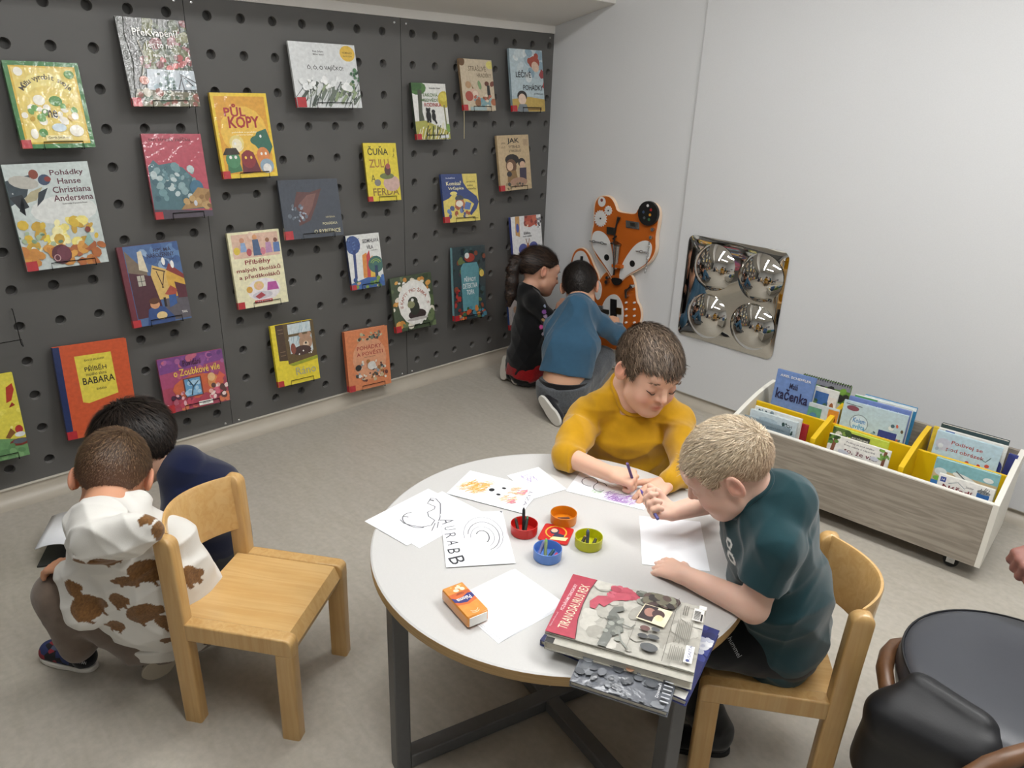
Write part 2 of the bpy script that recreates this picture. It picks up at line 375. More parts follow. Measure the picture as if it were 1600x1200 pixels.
for x in (0.09, BXW - 0.09):
    for y in (0.06, BXD - 0.06):
        c = MB().lathe([(0.0, -0.010), (0.012, -0.010), (0.0125, -0.008), (0.024, -0.0095), (0.0252, -0.006), (0.0252, 0.006), (0.024, 0.0095), (0.0125, 0.008), (0.012, 0.01), (0, 0.01)], 20, Matrix.Translation((x, y, 0.0255)) @ Matrix.Rotation(math.radians(80), 4, 'X')).build('caster_wheel', M_rub, bx)
        mb = MB()
        for s in (-1, 1): mb.box((x - 0.013, y + s * 0.0135 - 0.001, 0.018), (x + 0.013, y + s * 0.0135 + 0.001, 0.054))
        mb.box((x - 0.022, y - 0.02, 0.054), (x + 0.022, y + 0.02, 0.0615)); mb.tube([(x, y - 0.016, 0.0255), (x, y + 0.016, 0.0255)], 0.005, 8)
        mb.build('caster_fork', M_zinc, c)

# ---- black upholstered chair in the lower right corner
M_leather = mat('black_leather', '#3b3d43', 0.42, bump=(260, 0.12, 0.001), noise=(8, 0.05))
M_leather2 = mat('black_leather_soft', '#101115', 0.5, bump=(220, 0.15, 0.001))
M_walnut = mat('brown_bent_wood', '#6b4a30', 0.4, grain=('#4a2f1c', (30, 30, 30), 0.4))
# ================================================================ printed covers: flat coloured shapes and lettering, layer on layer
M_print = mat('book_print', vcol=True, rough=0.4, coat=0.7, coat_rough=0.10, coat_bump=(28, 0.35, 0.004), noise=(70, 0.10))
M_foil = mat('book_print_foil', vcol=True, rough=0.35, coat=1.0, coat_rough=0.08, coat_bump=(34, 0.55, 0.006), noise=(70, 0.10))
M_card = mat('paper_print', vcol=True, rough=0.75, noise=(90, 0.02))
M_page = mat('page_block', '#e6e0d2', 0.8, grain=('#c9c2b2', (30, 30, 700), 0.4))
M_paper = mat('white_paper', '#eceef2', 0.75)
M_wire = mat('black_wire', '#191919', 0.35, metal=0.6)
TXT = {}; RAW = {}
def text_mesh(s, bold=0.0):
    if (s, bold) not in TXT:
        c = bpy.data.curves.new('lettering', 'FONT'); c.body = s; c.resolution_u = 2; c.offset = bold
        o = bpy.data.objects.new('lettering', c); me = o.to_mesh()
        v = np.array([tuple(p.co)[:2] for p in me.vertices]); fs = [tuple(p.vertices) for p in me.polygons]
        o.to_mesh_clear(); bpy.data.objects.remove(o); bpy.data.curves.remove(c)
        lo = v.min(0); hi = v.max(0); RAW[s] = v - np.array(((lo[0] + hi[0]) / 2, 0.3)); v = (v - (lo + hi) / 2) / np.maximum(hi - lo, 1e-6); TXT[(s, bold)] = (v, fs)
    return TXT[(s, bold)]
def plin(c): c = np.array(lin(c)); return tuple(c * .90 + .07 * c.mean())
def art(mb, ops, w, h, x0, y0, z=0.0004, dz=0.00005, clamp=True):
    """draw ops in the unit square stretched over w x h from (x0, y0)"""
    L = [z]
    def put(vs, fs, col):
        L[0] += dz
        q = [(x0 + w * (min(1, max(0, a)) if clamp else a), y0 + h * (min(1, max(0, b)) if clamp else b), L[0]) for a, b in vs]; mb.add(q, fs, plin(col))
    def ell(cx, cy, rx, ry, col, rot=0, n=14):
        cr, sr = math.cos(math.radians(rot)), math.sin(math.radians(rot)); vs = []
        for k in range(n):
            a = 2 * math.pi * k / n; u, v = rx * w * math.cos(a), ry * h * math.sin(a); vs.append((cx + (u * cr - v * sr) / w, cy + (u * sr + v * cr) / h))
        put(vs, [tuple(range(n))], col)
    def line(pts, lw, col):
        P = [np.array((a * w, b * h)) for a, b in pts]; vs = []; lw *= w
        for i in range(len(P)):
            t = unit(P[min(i + 1, len(P) - 1)] - P[max(i - 1, 0)]); nn = np.array((-t[1], t[0])) * lw / 2; vs += [P[i] + nn, P[i] - nn]
        put([(a / w, b / h) for a, b in vs], [(2 * i, 2 * i + 1, 2 * i + 3, 2 * i + 2) for i in range(len(P) - 1)], col)
    for o in ops:
        k = o[0]
        if k == 'r': put([(o[1], o[2]), (o[3], o[2]), (o[3], o[4]), (o[1], o[4])], [(0, 1, 2, 3)], o[5])
        elif k == 'e': ell(*o[1:])
        elif k == 'p':
            a = sum(o[1][i][0] * o[1][(i + 1) % len(o[1])][1] - o[1][(i + 1) % len(o[1])][0] * o[1][i][1] for i in range(len(o[1])))
            put(o[1] if a > 0 else o[1][::-1], [tuple(range(len(o[1])))], o[2])
        elif k == 'l': line(*o[1:])
        elif k == 'c':          # arc stroke: cx cy rx ry a0 a1 width col
            line([(o[1] + o[3] * math.cos(math.radians(o[5] + (o[6] - o[5]) * i / 16)), o[2] + o[4] * math.sin(math.radians(o[5] + (o[6] - o[5]) * i / 16))) for i in range(17)], o[7], o[8])
        elif k == 't':          # text cx cy w h col rot bold
            s, cx, cy, tw, th, col = o[1:7]; rot = o[7] if len(o) > 7 else 0; bold = o[8] if len(o) > 8 else 0.012
            v, fs = text_mesh(s, bold); cr, sr = math.cos(math.radians(rot)), math.sin(math.radians(rot))
            u, q = v[:, 0] * tw * w, v[:, 1] * th * h
            put([(cx + (a * cr - b * sr) / w, cy + (a * sr + b * cr) / h) for a, b in zip(u, q)], fs, col)
        elif k == 'b':          # text bent on an arc: string cx cy r a0 a1 size col
            s, cx, cy, r, a0, a1, sz, col = o[1:]
            for i, ch in enumerate(s):
                if ch == ' ': continue
                a = math.radians(a0 + (a1 - a0) * i / (len(s) - 1)); v, fs = text_mesh(ch, 0.015); rr = a - math.pi / 2; cr, sr = math.cos(rr), math.sin(rr)
                v = RAW[ch]; u, q = v[:, 0] * sz * w * 1.25, v[:, 1] * sz * w * 1.25
                put([(cx + r * math.cos(a) + (x * cr - y * sr) / w, cy + r * math.sin(a) * w / h + (x * sr + y * cr) / h) for x, y in zip(u, q)], fs, col)
        elif k == 's':          # scatter of small blobs: seed n x0 y0 x1 y1 rmin rmax cols
            rg = random.Random(o[1])
            for _ in range(o[2]):
                r = rg.uniform(o[7], o[8]); ell(rg.uniform(o[3], o[5]), rg.uniform(o[4], o[6]), r, r * w / h * rg.uniform(0.5, 1.3), rg.choice(o[9]), rg.uniform(0, 180), 8)
        elif k == 'h':          # hatching: seed n x0 y0 x1 y1 len width cols
            rg = random.Random(o[1])
            for _ in range(o[2]):
                x, y, a = rg.uniform(o[3], o[5]), rg.uniform(o[4], o[6]), rg.uniform(0.8, 1.4); d = o[7] * rg.uniform(0.5, 1)
                line([(x - d * math.cos(a), y - d * math.sin(a)), (x + d * math.cos(a), y + d * math.sin(a))], o[8], rg.choice(o[9]))
def book(name, label, M, w, h, t, cover, spine, ops, foil=False, group=None, red=True, soft=False, cat='book', pages='#e6e0d2'):
    """local frame: x along the width, y up the cover, z out of the front; origin at the middle of the lower edge of the front"""
    b = thing(name, label, cat, M=M, group=group)
    c1, c2 = lin(cover), lin(spine); e = 0.0018
    mb = MB(); mb.box((-w / 2, 0, -e), (w / 2, h, 0), col=c1); mb.box((-w / 2, 0, -t), (w / 2, h, -t + e), col=c1); mb.box((-w / 2, 0, -t + e), (-w / 2 + e, h, -e), col=c2)
    mb.build('cover', M_print, b, smooth=0, vcol=True)
    MB().box((-w / 2 + e, 0.003, -t + e), (w / 2 - 0.003, h - 0.003, -e)).build('page_block', M_page, b, smooth=0)
    ops = [('r', 0, 0, 1, 1, cover)] + list(ops)
    if red: ops.append(('r', 0.0, 0.0, 0.13, 0.10 * w / h * 1.25, '#b81f2a'))
    mb = MB(); art(mb, ops, w, h, -w / 2, 0)
    if spine != cover:
        s = [( -w / 2 - 0.0003, 0, -t), (-w / 2 - 0.0003, 0, 0), (-w / 2 - 0.0003, h, 0), (-w / 2 - 0.0003, h, -t)]; mb.add(s, [(0, 1, 2, 3)], c2)
        mb.add([(-w / 2 - 0.0003, 0, 0.0003), (-w / 2 + 0.006, 0, 0.0003), (-w / 2 + 0.006, h, 0.0003), (-w / 2 - 0.0003, h, 0.0003)], [(0, 1, 2, 3)], c2)
    if red: s = -w / 2 - 0.0006; mb.add([(s, 0, -t), (s, 0, 0), (s, 0.1 * w * 1.25, 0), (s, 0.1 * w * 1.25, -t)], [(0, 1, 2, 3)], lin('#b81f2a'))
    mb.build('cover_print', M_foil if foil else M_print, b, smooth=0, vcol=True)
    return b
def frame3(o, ex, ey):
    ex = unit(ex); ez = unit(np.cross(ex, ey)); ey = np.cross(ez, ex)
    return Matrix([[ex[i], ey[i], ez[i], o[i]] for i in range(3)] + [[0, 0, 0, 1]])
YL, GR, DK, WH, RD = '#e8c21c', '#3d7a2f', '#26262a', '#f0eee8', '#b3202a'
# each: quad TL TR BR BL in the photograph, thickness, cover, spine, foil, label, art
WALLBOOKS = [
 (((1, 93), (119, 99), (150, 229), (35, 233)), .018, '#2f7a35', '#2f7a35', 1, 'green-bordered yellow picture book at the upper left, glare across it',
  [('r', .06, .05, .94, .95, '#d9b21c'), ('r', .09, .07, .91, .93, '#e9cf62'), ('p', [(.14, .72), (.3, .84), (.5, .88), (.7, .84), (.86, .72), (.8, .62), (.66, .70), (.5, .73), (.34, .70), (.2, .62)], '#efdc7a'), ('b', 'Můžu vyrobit svoje', .5, .50, .40, 142, 38, .085, '#3a2a12'),
   ('e', .17, .88, .06, .05, '#f3efe0'), ('e', .84, .86, .07, .05, '#5b9440'), ('e', .36, .56, .08, .06, '#f3efe0'), ('e', .58, .55, .09, .06, '#4d8f3c'), ('s', 3, 26, .12, .30, .88, .5, .03, .06, ['#f3efe0', '#d9b21c', '#6aa34a', '#caa018', '#f7f2e4']), ('t', 'ne', .5, .40, .13, .09, '#2a2015'),
   ('e', .2, .17, .05, .06, '#f3efe0'), ('e', .32, .18, .06, .05, '#4d8f3c'), ('e', .78, .2, .1, .07, '#f3efe0'), ('e', .55, .24, .1, .05, '#cfe0ea'), ('r', .34, .09, .7, .15, '#f1e3a0'), ('t', 'Gerda Jistáková', .52, .12, .3, .035, '#3a2a12')]),
 (((175, 25), (286, 32), (311, 167), (209, 166)), .012, '#3b3f35', '#2a2c28', 1, 'dark forest picture book with white lettering, highest on the left panel',
  [('s', 5, 60, .3, .45, 1, 1, .04, .10, ['#4a5632', '#5a5f2a', '#3a4a34', '#6b6a24', '#7c2f30']), ('s', 6, 14, .5, .42, .95, .6, .03, .06, ['#a8322f', '#c4473c', '#6f2f2a']), ('l', [(.12, .2), (.18, .5), (.13, .8), (.16, 1)], .10, '#33322c'), ('l', [(.2, .3), (.3, .55), (.25, .75)], .025, '#6a6348'), ('l', [(.2, .45), (.45, .55)], .015, '#6a6348'),
   ('p', [(.25, .18), (1, .2), (1, .42), (.3, .43)], '#b9c4cc'), ('s', 8, 10, .3, .22, .95, .4, .02, .05, ['#d4dade', '#9db3bd', '#7f979d']), ('e', .23, .30, .07, .05, '#b5654a'), ('l', [(.55, .2), (.6, .4)], .02, '#45655c'), ('s', 9, 16, .45, .2, .68, .42, .015, .03, ['#45655c', '#37564e']), ('l', [(.72, .2), (.8, .36), (.95, .24)], .015, DK), ('l', [(.8, .2), (.78, .38), (1, .28)], .015, DK),
   ('p', [(0, 0), (1, 0), (1, .16), (.1, .2)], '#6f6a4e'), ('s', 11, 26, .05, .0, 1, .17, .03, .06, ['#8a4a38', '#3f5a3a', '#a9a48e', '#5b3a34', '#c9c4b4']), ('t', 'PřeKvapení?', .52, .83, .66, .115, WH), ('t', 'Jen to ne!', .55, .69, .42, .095, WH), ('t', 'Miriam Bos', .55, .585, .25, .035, '#d9d6cc')]),
 (((211, 209), (307, 209), (332, 337), (245, 343)), .012, '#b8485a', '#a33444', 1, 'pink-red picture book with a blue-green sea monster',
  [('t', 'ten strach, zajíčku', .45, .93, .7, .06, '#5a1e28'), ('p', [(.0, .05), (.02, .62), (.12, .7), (.2, .64), (.4, .66), (.6, .6), (.78, .45), (.95, .3), (.9, .1), (.5, .1)], '#4b7079'), ('s', 12, 40, .05, .2, .8, .62, .03, .08, ['#5c848c', '#86a4a8', '#3f636e', '#b9c9c9', '#6e959a']), ('e', .78, .36, .12, .09, '#3f6f8a'),
   ('p', [(.45, .1), (.95, .12), (1, .33), (.8, .36)], '#a8824e'), ('s', 13, 12, .5, .12, 1, .3, .03, .07, ['#8f6a3c', '#bd9a62', '#7c5c34']), ('p', [(0, 0), (1, 0), (1, .07), (.0, .12)], '#4d4450'), ('e', .72, .17, .03, .035, '#c8ccd6')]),
 (((321, 145), (410, 145), (434, 275), (350, 279)), .016, '#ecc81a', '#e5bd10', 1, 'yellow picture book with cartoon monsters and fat red title',
  [('r', .05, .05, .95, .96, '#e0a01e'), ('e', .5, .55, .42, .30, '#ecbc3a'), ('t', 'PŮL', .38, .80, .38, .15, '#a8202a', 0, .03), ('t', 'KOPY', .52, .66, .56, .14, '#a8202a', 0, .03), ('t', 'pohádek z pražské', .5, .54, .45, .025, '#fff3c8'), ('t', 'univerzity', .5, .51, .3, .022, '#fff3c8'),
   ('e', .33, .40, .12, .09, '#f1e6c4'), ('e', .33, .42, .13, .09, '#e8d27a'), ('e', .33, .40, .09, .07, '#f1e6c4'), ('e', .30, .41, .02, .018, WH), ('p', [(.62, .42), (.72, .54), (.9, .58), (.98, .36), (.85, .2), (.75, .3)], '#2f6b58'), ('e', .72, .44, .14, .06, '#2f6b58'), ('e', .78, .49, .02, .018, WH),
   ('p', [(.1, .06), (.12, .24), (.3, .28), (.36, .08)], '#3d7a52'), ('e', .22, .22, .13, .10, '#4b8a60'), ('e', .18, .25, .025, .02, WH), ('e', .27, .25, .025, .02, WH), ('p', [(.05, .28), (.36, .28), (.3, .36), (.12, .36)], '#3a2f26'), ('p', [(.36, .05), (.38, .28), (.48, .33), (.6, .3), (.7, .06)], '#6b2430'), ('e', .5, .22, .13, .11, '#8a2a30'), ('e', .45, .24, .02, .018, '#f0c030'), ('e', .55, .24, .02, .018, '#f0c030'),
   ('e', .78, .26, .12, .10, '#d9843e'), ('e', .75, .28, .02, .018, WH), ('e', .83, .28, .02, .018, WH), ('e', .82, .13, .13, .09, '#8fa7b8'), ('e', .82, .10, .08, .06, '#e6e2da')]),
 (((448, 64), (552, 70), (566, 169), (465, 167)), .011, '#d9dcdc', '#c9cccc', 1, 'white picture book of grey reeds with a yellow round sticker',
  [('e', .87, .86, .12, .125, '#e3b93c'), ('t', 'NOMINACE', .87, .87, .15, .03, '#7a5a12'), ('t', 'ZLATÁ STUHA', .87, .82, .14, .025, '#7a5a12'), ('t', 'Ewa Solarz', .42, .87, .16, .03, DK), ('t', 'Milan Starý', .42, .82, .16, .03, DK), ('t', 'Ó, Ó, Ó VAJÍČKO!', .5, .62, .55, .10, '#2c2e2c'), ('h', 21, 60, .06, .05, .98, .34, .16, .012, ['#55605a', '#7f8a80', '#3f4a44', '#97a08c', '#eef0ee']), ('h', 22, 22, .1, .1, .98, .34, .1, .04, ['#6a7568', '#8fa07a', '#4a544c']), ('s', 23, 14, .88, .3, 1, .6, .015, .03, ['#3f6a4a', '#56805a', '#2c4a38']), ('s', 24, 25, .1, .3, .9, .45, .02, .05, ['#f4f5f4', '#e6e9e8'])]),
 (((1, 257), (134, 252), (171, 408), (42, 425)), .018, '#c3cdca', '#6f8a88', 1, 'large pale fairy-tale book with a swallow and yellow flowers',
  [('r', 0, .45, 1, 1, '#c4cfcc'), ('e', .6, .55, .4, .14, '#d9dcd8'), ('p', [(0, .85), (.3, .9), (.2, .7), (.0, .62)], '#33424a'), ('e', .2, .83, .17, .06, '#b7b4aa', -12), ('e', .33, .9, .055, .045, '#8a3f2a'), ('e', .44, .845, .075, .05, '#384a66', 25), ('e', .48, .85, .04, .025, '#8a3028'), ('p', [(.08, .62), (.25, .74), (.4, .78), (.3, .66)], '#b3aa86'), ('p', [(.38, .66), (.46, .77), (.34, .73), (.29, .6)], '#23303a'), ('p', [(.0, .7), (.15, .72), (.2, .6), (.08, .57), (.14, .52)], '#1d252b'),
   ('t', 'Pohádky', .72, .90, .40, .065, '#5b2334'), ('t', 'Hanse', .73, .825, .28, .055, '#5b2334'), ('t', 'Christiana', .74, .745, .46, .06, '#5b2334'), ('t', 'Andersena', .74, .665, .48, .06, '#5b2334'), ('t', 'ilustrovala Francesca Rossi', .74, .61, .3, .016, '#555555'),
   ('s', 31, 46, .03, .16, .97, .45, .04, .075, ['#e8d23e', '#f0e17a', '#d9b52a', '#f4ebac', '#c9a02c']), ('s', 32, 22, .0, .1, .6, .36, .02, .04, ['#7f9a72', '#a6b894', '#5f7f62', '#dfe3d8']), ('s', 33, 30, .0, .02, 1, .2, .05, .10, ['#c47a2c', '#d99a3a', '#b06224', '#c9862f', '#a85a2a']), ('e', .44, .13, .12, .095, '#5a2634'), ('e', .47, .14, .085, .07, '#6f3242'), ('c', .38, .10, .035, .03, 0, 500, .012, '#c9a0a0'), ('p', [(.74, .22), (.82, .32), (.86, .22), (.78, .18)], '#8fb3a8'), ('e', .82, .345, .035, .028, '#8a3a2a'), ('s', 34, 6, .78, .37, .88, .41, .008, .012, ['#d99a2a'])]),
 (((424, 283), (518, 279), (537, 367), (447, 375)), .012, '#3d4450', '#2f353f', 1, 'dark slate-blue book with a brown blot, wrapped in shiny foil',
  [('p', [(.2, .55), (.28, .8), (.5, .78), (.7, .84), (.6, .6), (.45, .3), (.25, .22), (.3, .45)], '#5c3634'), ('p', [(.3, .6), (.45, .74), (.6, .76), (.5, .5), (.4, .35)], '#7a5048'), ('s', 41, 20, .1, .3, .4, .6, .01, .035, ['#8d97a6', '#b9c0ca', '#5e6876']), ('t', 'HYENA', .8, .34, .16, .03, '#b9b08a'), ('t', 'POHÁDKA', .78, .235, .26, .055, '#d6cfa6'), ('t', 'O RYBITINCE', .72, .10, .46, .07, '#d6cfa6')]),
 (((176, 388), (270, 377), (300, 496), (209, 513)), .018, '#6d2634', '#7a1a2c', 0, 'maroon-spined book with a painted street of old houses',
  [('r', .09, 0, 1, 1, '#4a6a9a'), ('s', 51, 14, .3, .6, 1, .98, .06, .11, ['#5b7fae', '#88a4c4', '#3c5d92']), ('t', 'FIPS MÁ', .72, .92, .30, .055, '#2c2640'), ('t', 'NAROZENINY', .68, .855, .46, .055, '#2c2640'), ('t', 'PRAHA JE KOUZELNÁ', .76, .79, .26, .025, '#2c2640'), ('p', [(.1, .95), (.4, .66), (.4, .62), (.1, .68)], '#7a6a58'), ('p', [(.1, .1), (.1, .68), (.5, .6), (.55, .1)], '#4d2230'), ('r', .22, .5, .34, .63, '#b9b4a4'), ('l', [(.22, .56), (.34, .56)], .01, '#3a3a3a'), ('l', [(.28, .5), (.28, .63)], .01, '#3a3a3a'), ('p', [(.28, .7), (.3, .92), (.37, .93), (.42, .66)], '#d9cdb0'),
   ('p', [(.45, .62), (.5, .74), (.74, .66), (.7, .3), (.52, .3)], '#d7b262'), ('l', [(.5, .7), (.7, .64)], .02, '#4a2c20'), ('l', [(.55, .66), (.62, .44)], .015, '#4a2c20'), ('l', [(.68, .64), (.6, .44)], .015, '#4a2c20'), ('p', [(.7, .6), (.76, .68), (1, .52), (1, .3), (.72, .32)], '#d6a63a'), ('p', [(.72, .66), (.78, .74), (1, .58), (1, .52)], '#8a3430'), ('p', [(.82, .5), (1, .44), (1, .26), (.84, .28)], '#5a2a38'), ('e', .7, .77, .03, .05, WH), ('e', .84, .72, .03, .05, WH), ('p', [(.62, .36), (.74, .46), (.84, .4), (.8, .3)], '#a84838'), ('p', [(.55, .02), (.62, .3), (1, .28), (1, .02)], '#5d5a62'), ('p', [(.66, .18), (.68, .34), (.8, .34), (.8, .22)], '#2f5a96'), ('r', .58, .2, .62, .32, '#2a2020'), ('p', [(.24, .0), (.3, .2), (.42, .24), (.58, .2), (.72, .06), (.7, 0)], '#2c4c86'), ('e', .42, .25, .08, .055, '#d79a6a'), ('e', .42, .295, .09, .04, '#5a3420'), ('e', .5, .1, .09, .05, '#e0c486'), ('t', 'THAL', .9, .1, .1, .03, WH)]),
 (((346, 366), (427, 358), (451, 471), (373, 484)), .014, '#e8e2ba', '#ddd6aa', 0, 'cream story book with curly red title and small children drawn',
  [('r', .06, .66, .96, .97, '#dcb7a0'), ('s', 61, 10, .1, .68, .95, .95, .05, .1, ['#e3c4ae', '#d3a892']), ('e', .25, .89, .045, .035, '#c48a6a'), ('p', [(.2, .74), (.22, .86), (.3, .86), (.33, .74)], '#8aa6cc'), ('e', .5, .92, .045, .035, '#d99a66'), ('p', [(.44, .68), (.45, .89), (.56, .89), (.6, .68)], '#4a6286'), ('e', .74, .87, .04, .03, '#9a6a4a'), ('p', [(.68, .7), (.7, .84), (.8, .84), (.82, .7)], '#b78ab0'), ('e', .9, .86, .04, .03, '#7a4a3a'), ('p', [(.84, .7), (.85, .83), (.97, .83), (.97, .7)], '#5a7ab0'), ('e', .13, .76, .06, .05, '#e0c23a'), ('e', .36, .73, .05, .05, '#b9505a'), ('e', .63, .73, .05, .05, '#d07a8a'),
   ('t', 'Příběhy', .5, .595, .5, .085, '#8a1e28'), ('t', 'malých školáků', .5, .50, .86, .075, '#8a1e28'), ('t', 'a předškoláků', .5, .41, .80, .075, '#8a1e28'), ('e', .54, .22, .33, .155, '#e6dfe0'), ('e', .45, .28, .1, .06, '#e3c07a'), ('e', .45, .27, .06, .04, '#e6b590'), ('p', [(.6, .2), (.63, .31), (.8, .31), (.84, .2)], '#b44a9a'), ('e', .26, .24, .06, .045, '#d9a63a'), ('e', .5, .15, .2, .05, '#c9c4cc'), ('p', [(.35, .14), (.48, .19), (.56, .14), (.42, .1)], '#a83a44'), ('r', .33, .045, .68, .085, '#c43a3a'), ('t', 'LEVNÉ KNIHY', .505, .065, .3, .025, WH)]),
 (((557, 224), (609, 224), (627, 312), (577, 315)), .010, '#e2cd1e', '#8a7a1a', 0, 'bright yellow slim book with tall thin lettering',
  [('t', 'ČUŇA', .42, .87, .62, .15, '#3a3a1c', 0, .015), ('t', 'ZULU', .42, .65, .6, .14, '#a8742a', 0, .015), ('t', 'A', .2, .40, .13, .12, '#3a3a1c', 0, 0), ('t', 'FERDA', .55, .16, .8, .13, '#8a6a2a', 0, .015), ('e', .75, .3, .26, .14, '#caa79c'), ('e', .62, .43, .22, .055, '#6f7a44'), ('e', .66, .53, .1, .09, '#5a3a34'), ('e', .68, .6, .07, .05, '#a8524a'), ('e', .32, .32, .1, .06, '#7d7a76'), ('t', 'Petr Nikl', .9, .83, .22, .035, '#5a5a20', 80)]),
 (((636, 129), (690, 131), (704, 217), (652, 218)), .016, '#e2e2dc', '#2c3a2a', 0, 'white book with a tree and two black bear silhouettes',
  [('e', .15, .92, .26, .13, '#4d7a3a'), ('e', .1, .95, .2, .09, '#3a6432'), ('p', [(.1, .1), (.16, .88), (.28, .88), (.24, .5), (.34, .05)], '#4a5040'), ('e', .93, .72, .2, .15, '#c2ae2c'), ('e', .9, .76, .12, .08, '#d6c64a'), ('l', [(.92, .1), (.9, .62)], .04, '#7a7a52'), ('p', [(0, 0), (0, .32), (.3, .34), (.7, .22), (1, .14), (1, 0)], '#a8a64a'), ('h', 71, 40, .05, .02, .95, .22, .14, .022, ['#23251c', '#d3b93a', '#e3e0c4', '#4a5030']), ('t', 'Zdeněk Čížek', .66, .92, .34, .035, '#5a5a5a'), ('t', 'TAKOVÁ', .5, .80, .46, .075, '#5a7a4a'), ('t', 'MEDVĚDÍ', .48, .71, .48, .07, '#5a7a4a'), ('t', 'RODINKA', .56, .62, .5, .07, '#b03a3a'),
   ('e', .4, .42, .075, .09, '#141414'), ('e', .4, .52, .06, .04, '#141414'), ('e', .36, .55, .02, .02, '#141414'), ('e', .45, .55, .02, .02, '#141414'), ('r', .34, .3, .39, .38, '#141414'), ('r', .41, .3, .46, .38, '#141414'), ('e', .55, .41, .06, .08, '#141414'), ('e', .55, .50, .055, .035, '#141414'), ('l', [(.55, .38), (.62, .28)], .05, '#141414'), ('e', .95, .2, .06, .08, '#7aa04a'), ('r', .7, .02, .95, .08, '#d9dcdf')]),
 (((709, 91), (760, 94), (775, 173), (725, 172)), .014, '#c9b89c', '#8a7050', 0, 'beige cookery-like children book with biscuits and a slim ribbon hanging below',
  [('e', .06, .95, .1, .09, '#6a4a2a'), ('e', .93, .9, .12, .08, '#d8cc6a'), ('t', 'STRAŠLIVÉ', .52, .83, .55, .12, '#7a6a52', 0, .015), ('t', 'HRADIŠKY', .72, .70, .45, .10, '#7a6a52', 0, .015), ('p', [(.2, .85), (.3, .5), (.45, .32), (.34, .34)], '#7a5c34'), ('e', .2, .5, .09, .07, '#b9926a'), ('e', .55, .5, .05, .09, '#7d9a6a', 15), ('e', .78, .53, .07, .05, '#6a3a2a'), ('e', .95, .53, .08, .05, '#7a4030', 30), ('e', .35, .3, .16, .13, '#cfae9a'), ('e', .2, .28, .12, .1, '#a84a3a'), ('e', .4, .33, .08, .06, '#e0c9b4'), ('p', [(.76, .2), (.78, .5), (.86, .5), (.88, .2)], '#2c2c2c'), ('r', .4, .1, .85, .25, '#7fa3a8'), ('s', 81, 20, .3, .05, .9, .3, .03, .06, ['#6d9aa6', '#b7624a', '#d8cdb6', '#9ab8b8', '#8a5a3a']), ('e', .45, .15, .09, .08, '#8a5a34'), ('e', .95, .17, .09, .07, '#a8603a'), ('r', .2, 0, .7, .07, '#9fb4b6')]),
 (((788, 75), (841, 79), (851, 174), (802, 174)), .014, '#a9bcc4', '#8fa3ac', 0, 'light blue book with a red-haired child upside down, nearest the room corner',
  [('r', 0, .25, 1, 1, '#b3c5cc'), ('s', 91, 16, 0, .55, 1, 1, .08, .16, ['#9db4c0', '#c3d0d4', '#8aa6b6', '#d3dbdc']), ('p', [(0, 0), (1, 0), (1, .2), (.5, .24), (0, .2)], '#c2a24a'), ('e', .73, .80, .17, .10, '#a8442e'), ('e', .8, .9, .07, .05, '#a8442e'), ('e', .58, .82, .06, .05, '#a8442e'), ('e', .76, .73, .12, .08, '#dab8a0', -30), ('p', [(.86, .6), (.95, .7), (1, .66), (1, .55), (.92, .54)], '#9a3a3c'), ('p', [(.95, .4), (1, .5), (1, .38)], '#b04a4a'), ('t', 'LÉČIVÉ', .38, .61, .46, .12, '#2c2c30', 0, .015), ('t', 'POHÁDKY', .66, .40, .62, .11, '#2c2c30', 0, .015), ('t', 'pro dětskou duši', .82, .29, .28, .03, '#3a3a3a'), ('e', .3, .25, .15, .09, '#26201e'), ('e', .3, .2, .12, .09, '#e0c4ae'), ('p', [(.12, 0), (.2, .12), (.42, .12), (.48, 0)], '#7a8288'), ('r', .45, .02, .9, .07, '#8a6a2a')]),
 (((767, 213), (817, 211), (831, 294), (783, 299)), .014, '#c4ab84', '#b39a74', 0, 'tan book with two cartoon children and black capital title',
  [('t', 'JAK', .5, .89, .38, .11, '#26221e', 0, .02), ('t', 'VYTRHLO', .52, .79, .36, .05, '#3a332c'), ('t', 'STRAŠIDLO', .54, .72, .38, .05, '#3a332c'), ('t', 'JÁN', .18, .86, .12, .04, '#6a5a44'), ('t', 'ULIČ', .18, .79, .12, .04, '#6a5a44'), ('r', .82, .8, .97, .92, '#b49a78'), ('e', .42, .56, .22, .10, '#26201e'), ('e', .38, .44, .17, .13, '#6a4a34'), ('e', .34, .44, .1, .08, '#d8b494'), ('p', [(.22, .12), (.26, .36), (.52, .36), (.58, .12)], '#8a6a3e'), ('e', .3, .3, .08, .05, '#3a3438'), ('e', .72, .5, .12, .08, '#2c2426'), ('e', .74, .46, .09, .06, '#d4ae92'), ('p', [(.62, .14), (.64, .4), (.86, .4), (.84, .14)], '#3c3448'), ('e', .58, .14, .28, .09, '#a8826a'), ('s', 101, 16, .1, .03, .95, .12, .02, .05, ['#7a6a4a', '#4a4a44', '#9a8a64', '#c9b48a'])]),
 (((678, 274), (735, 272), (750, 344), (696, 348)), .014, '#e0cc62', '#33467e', 0, 'blue and yellow book with a curling blue monster',
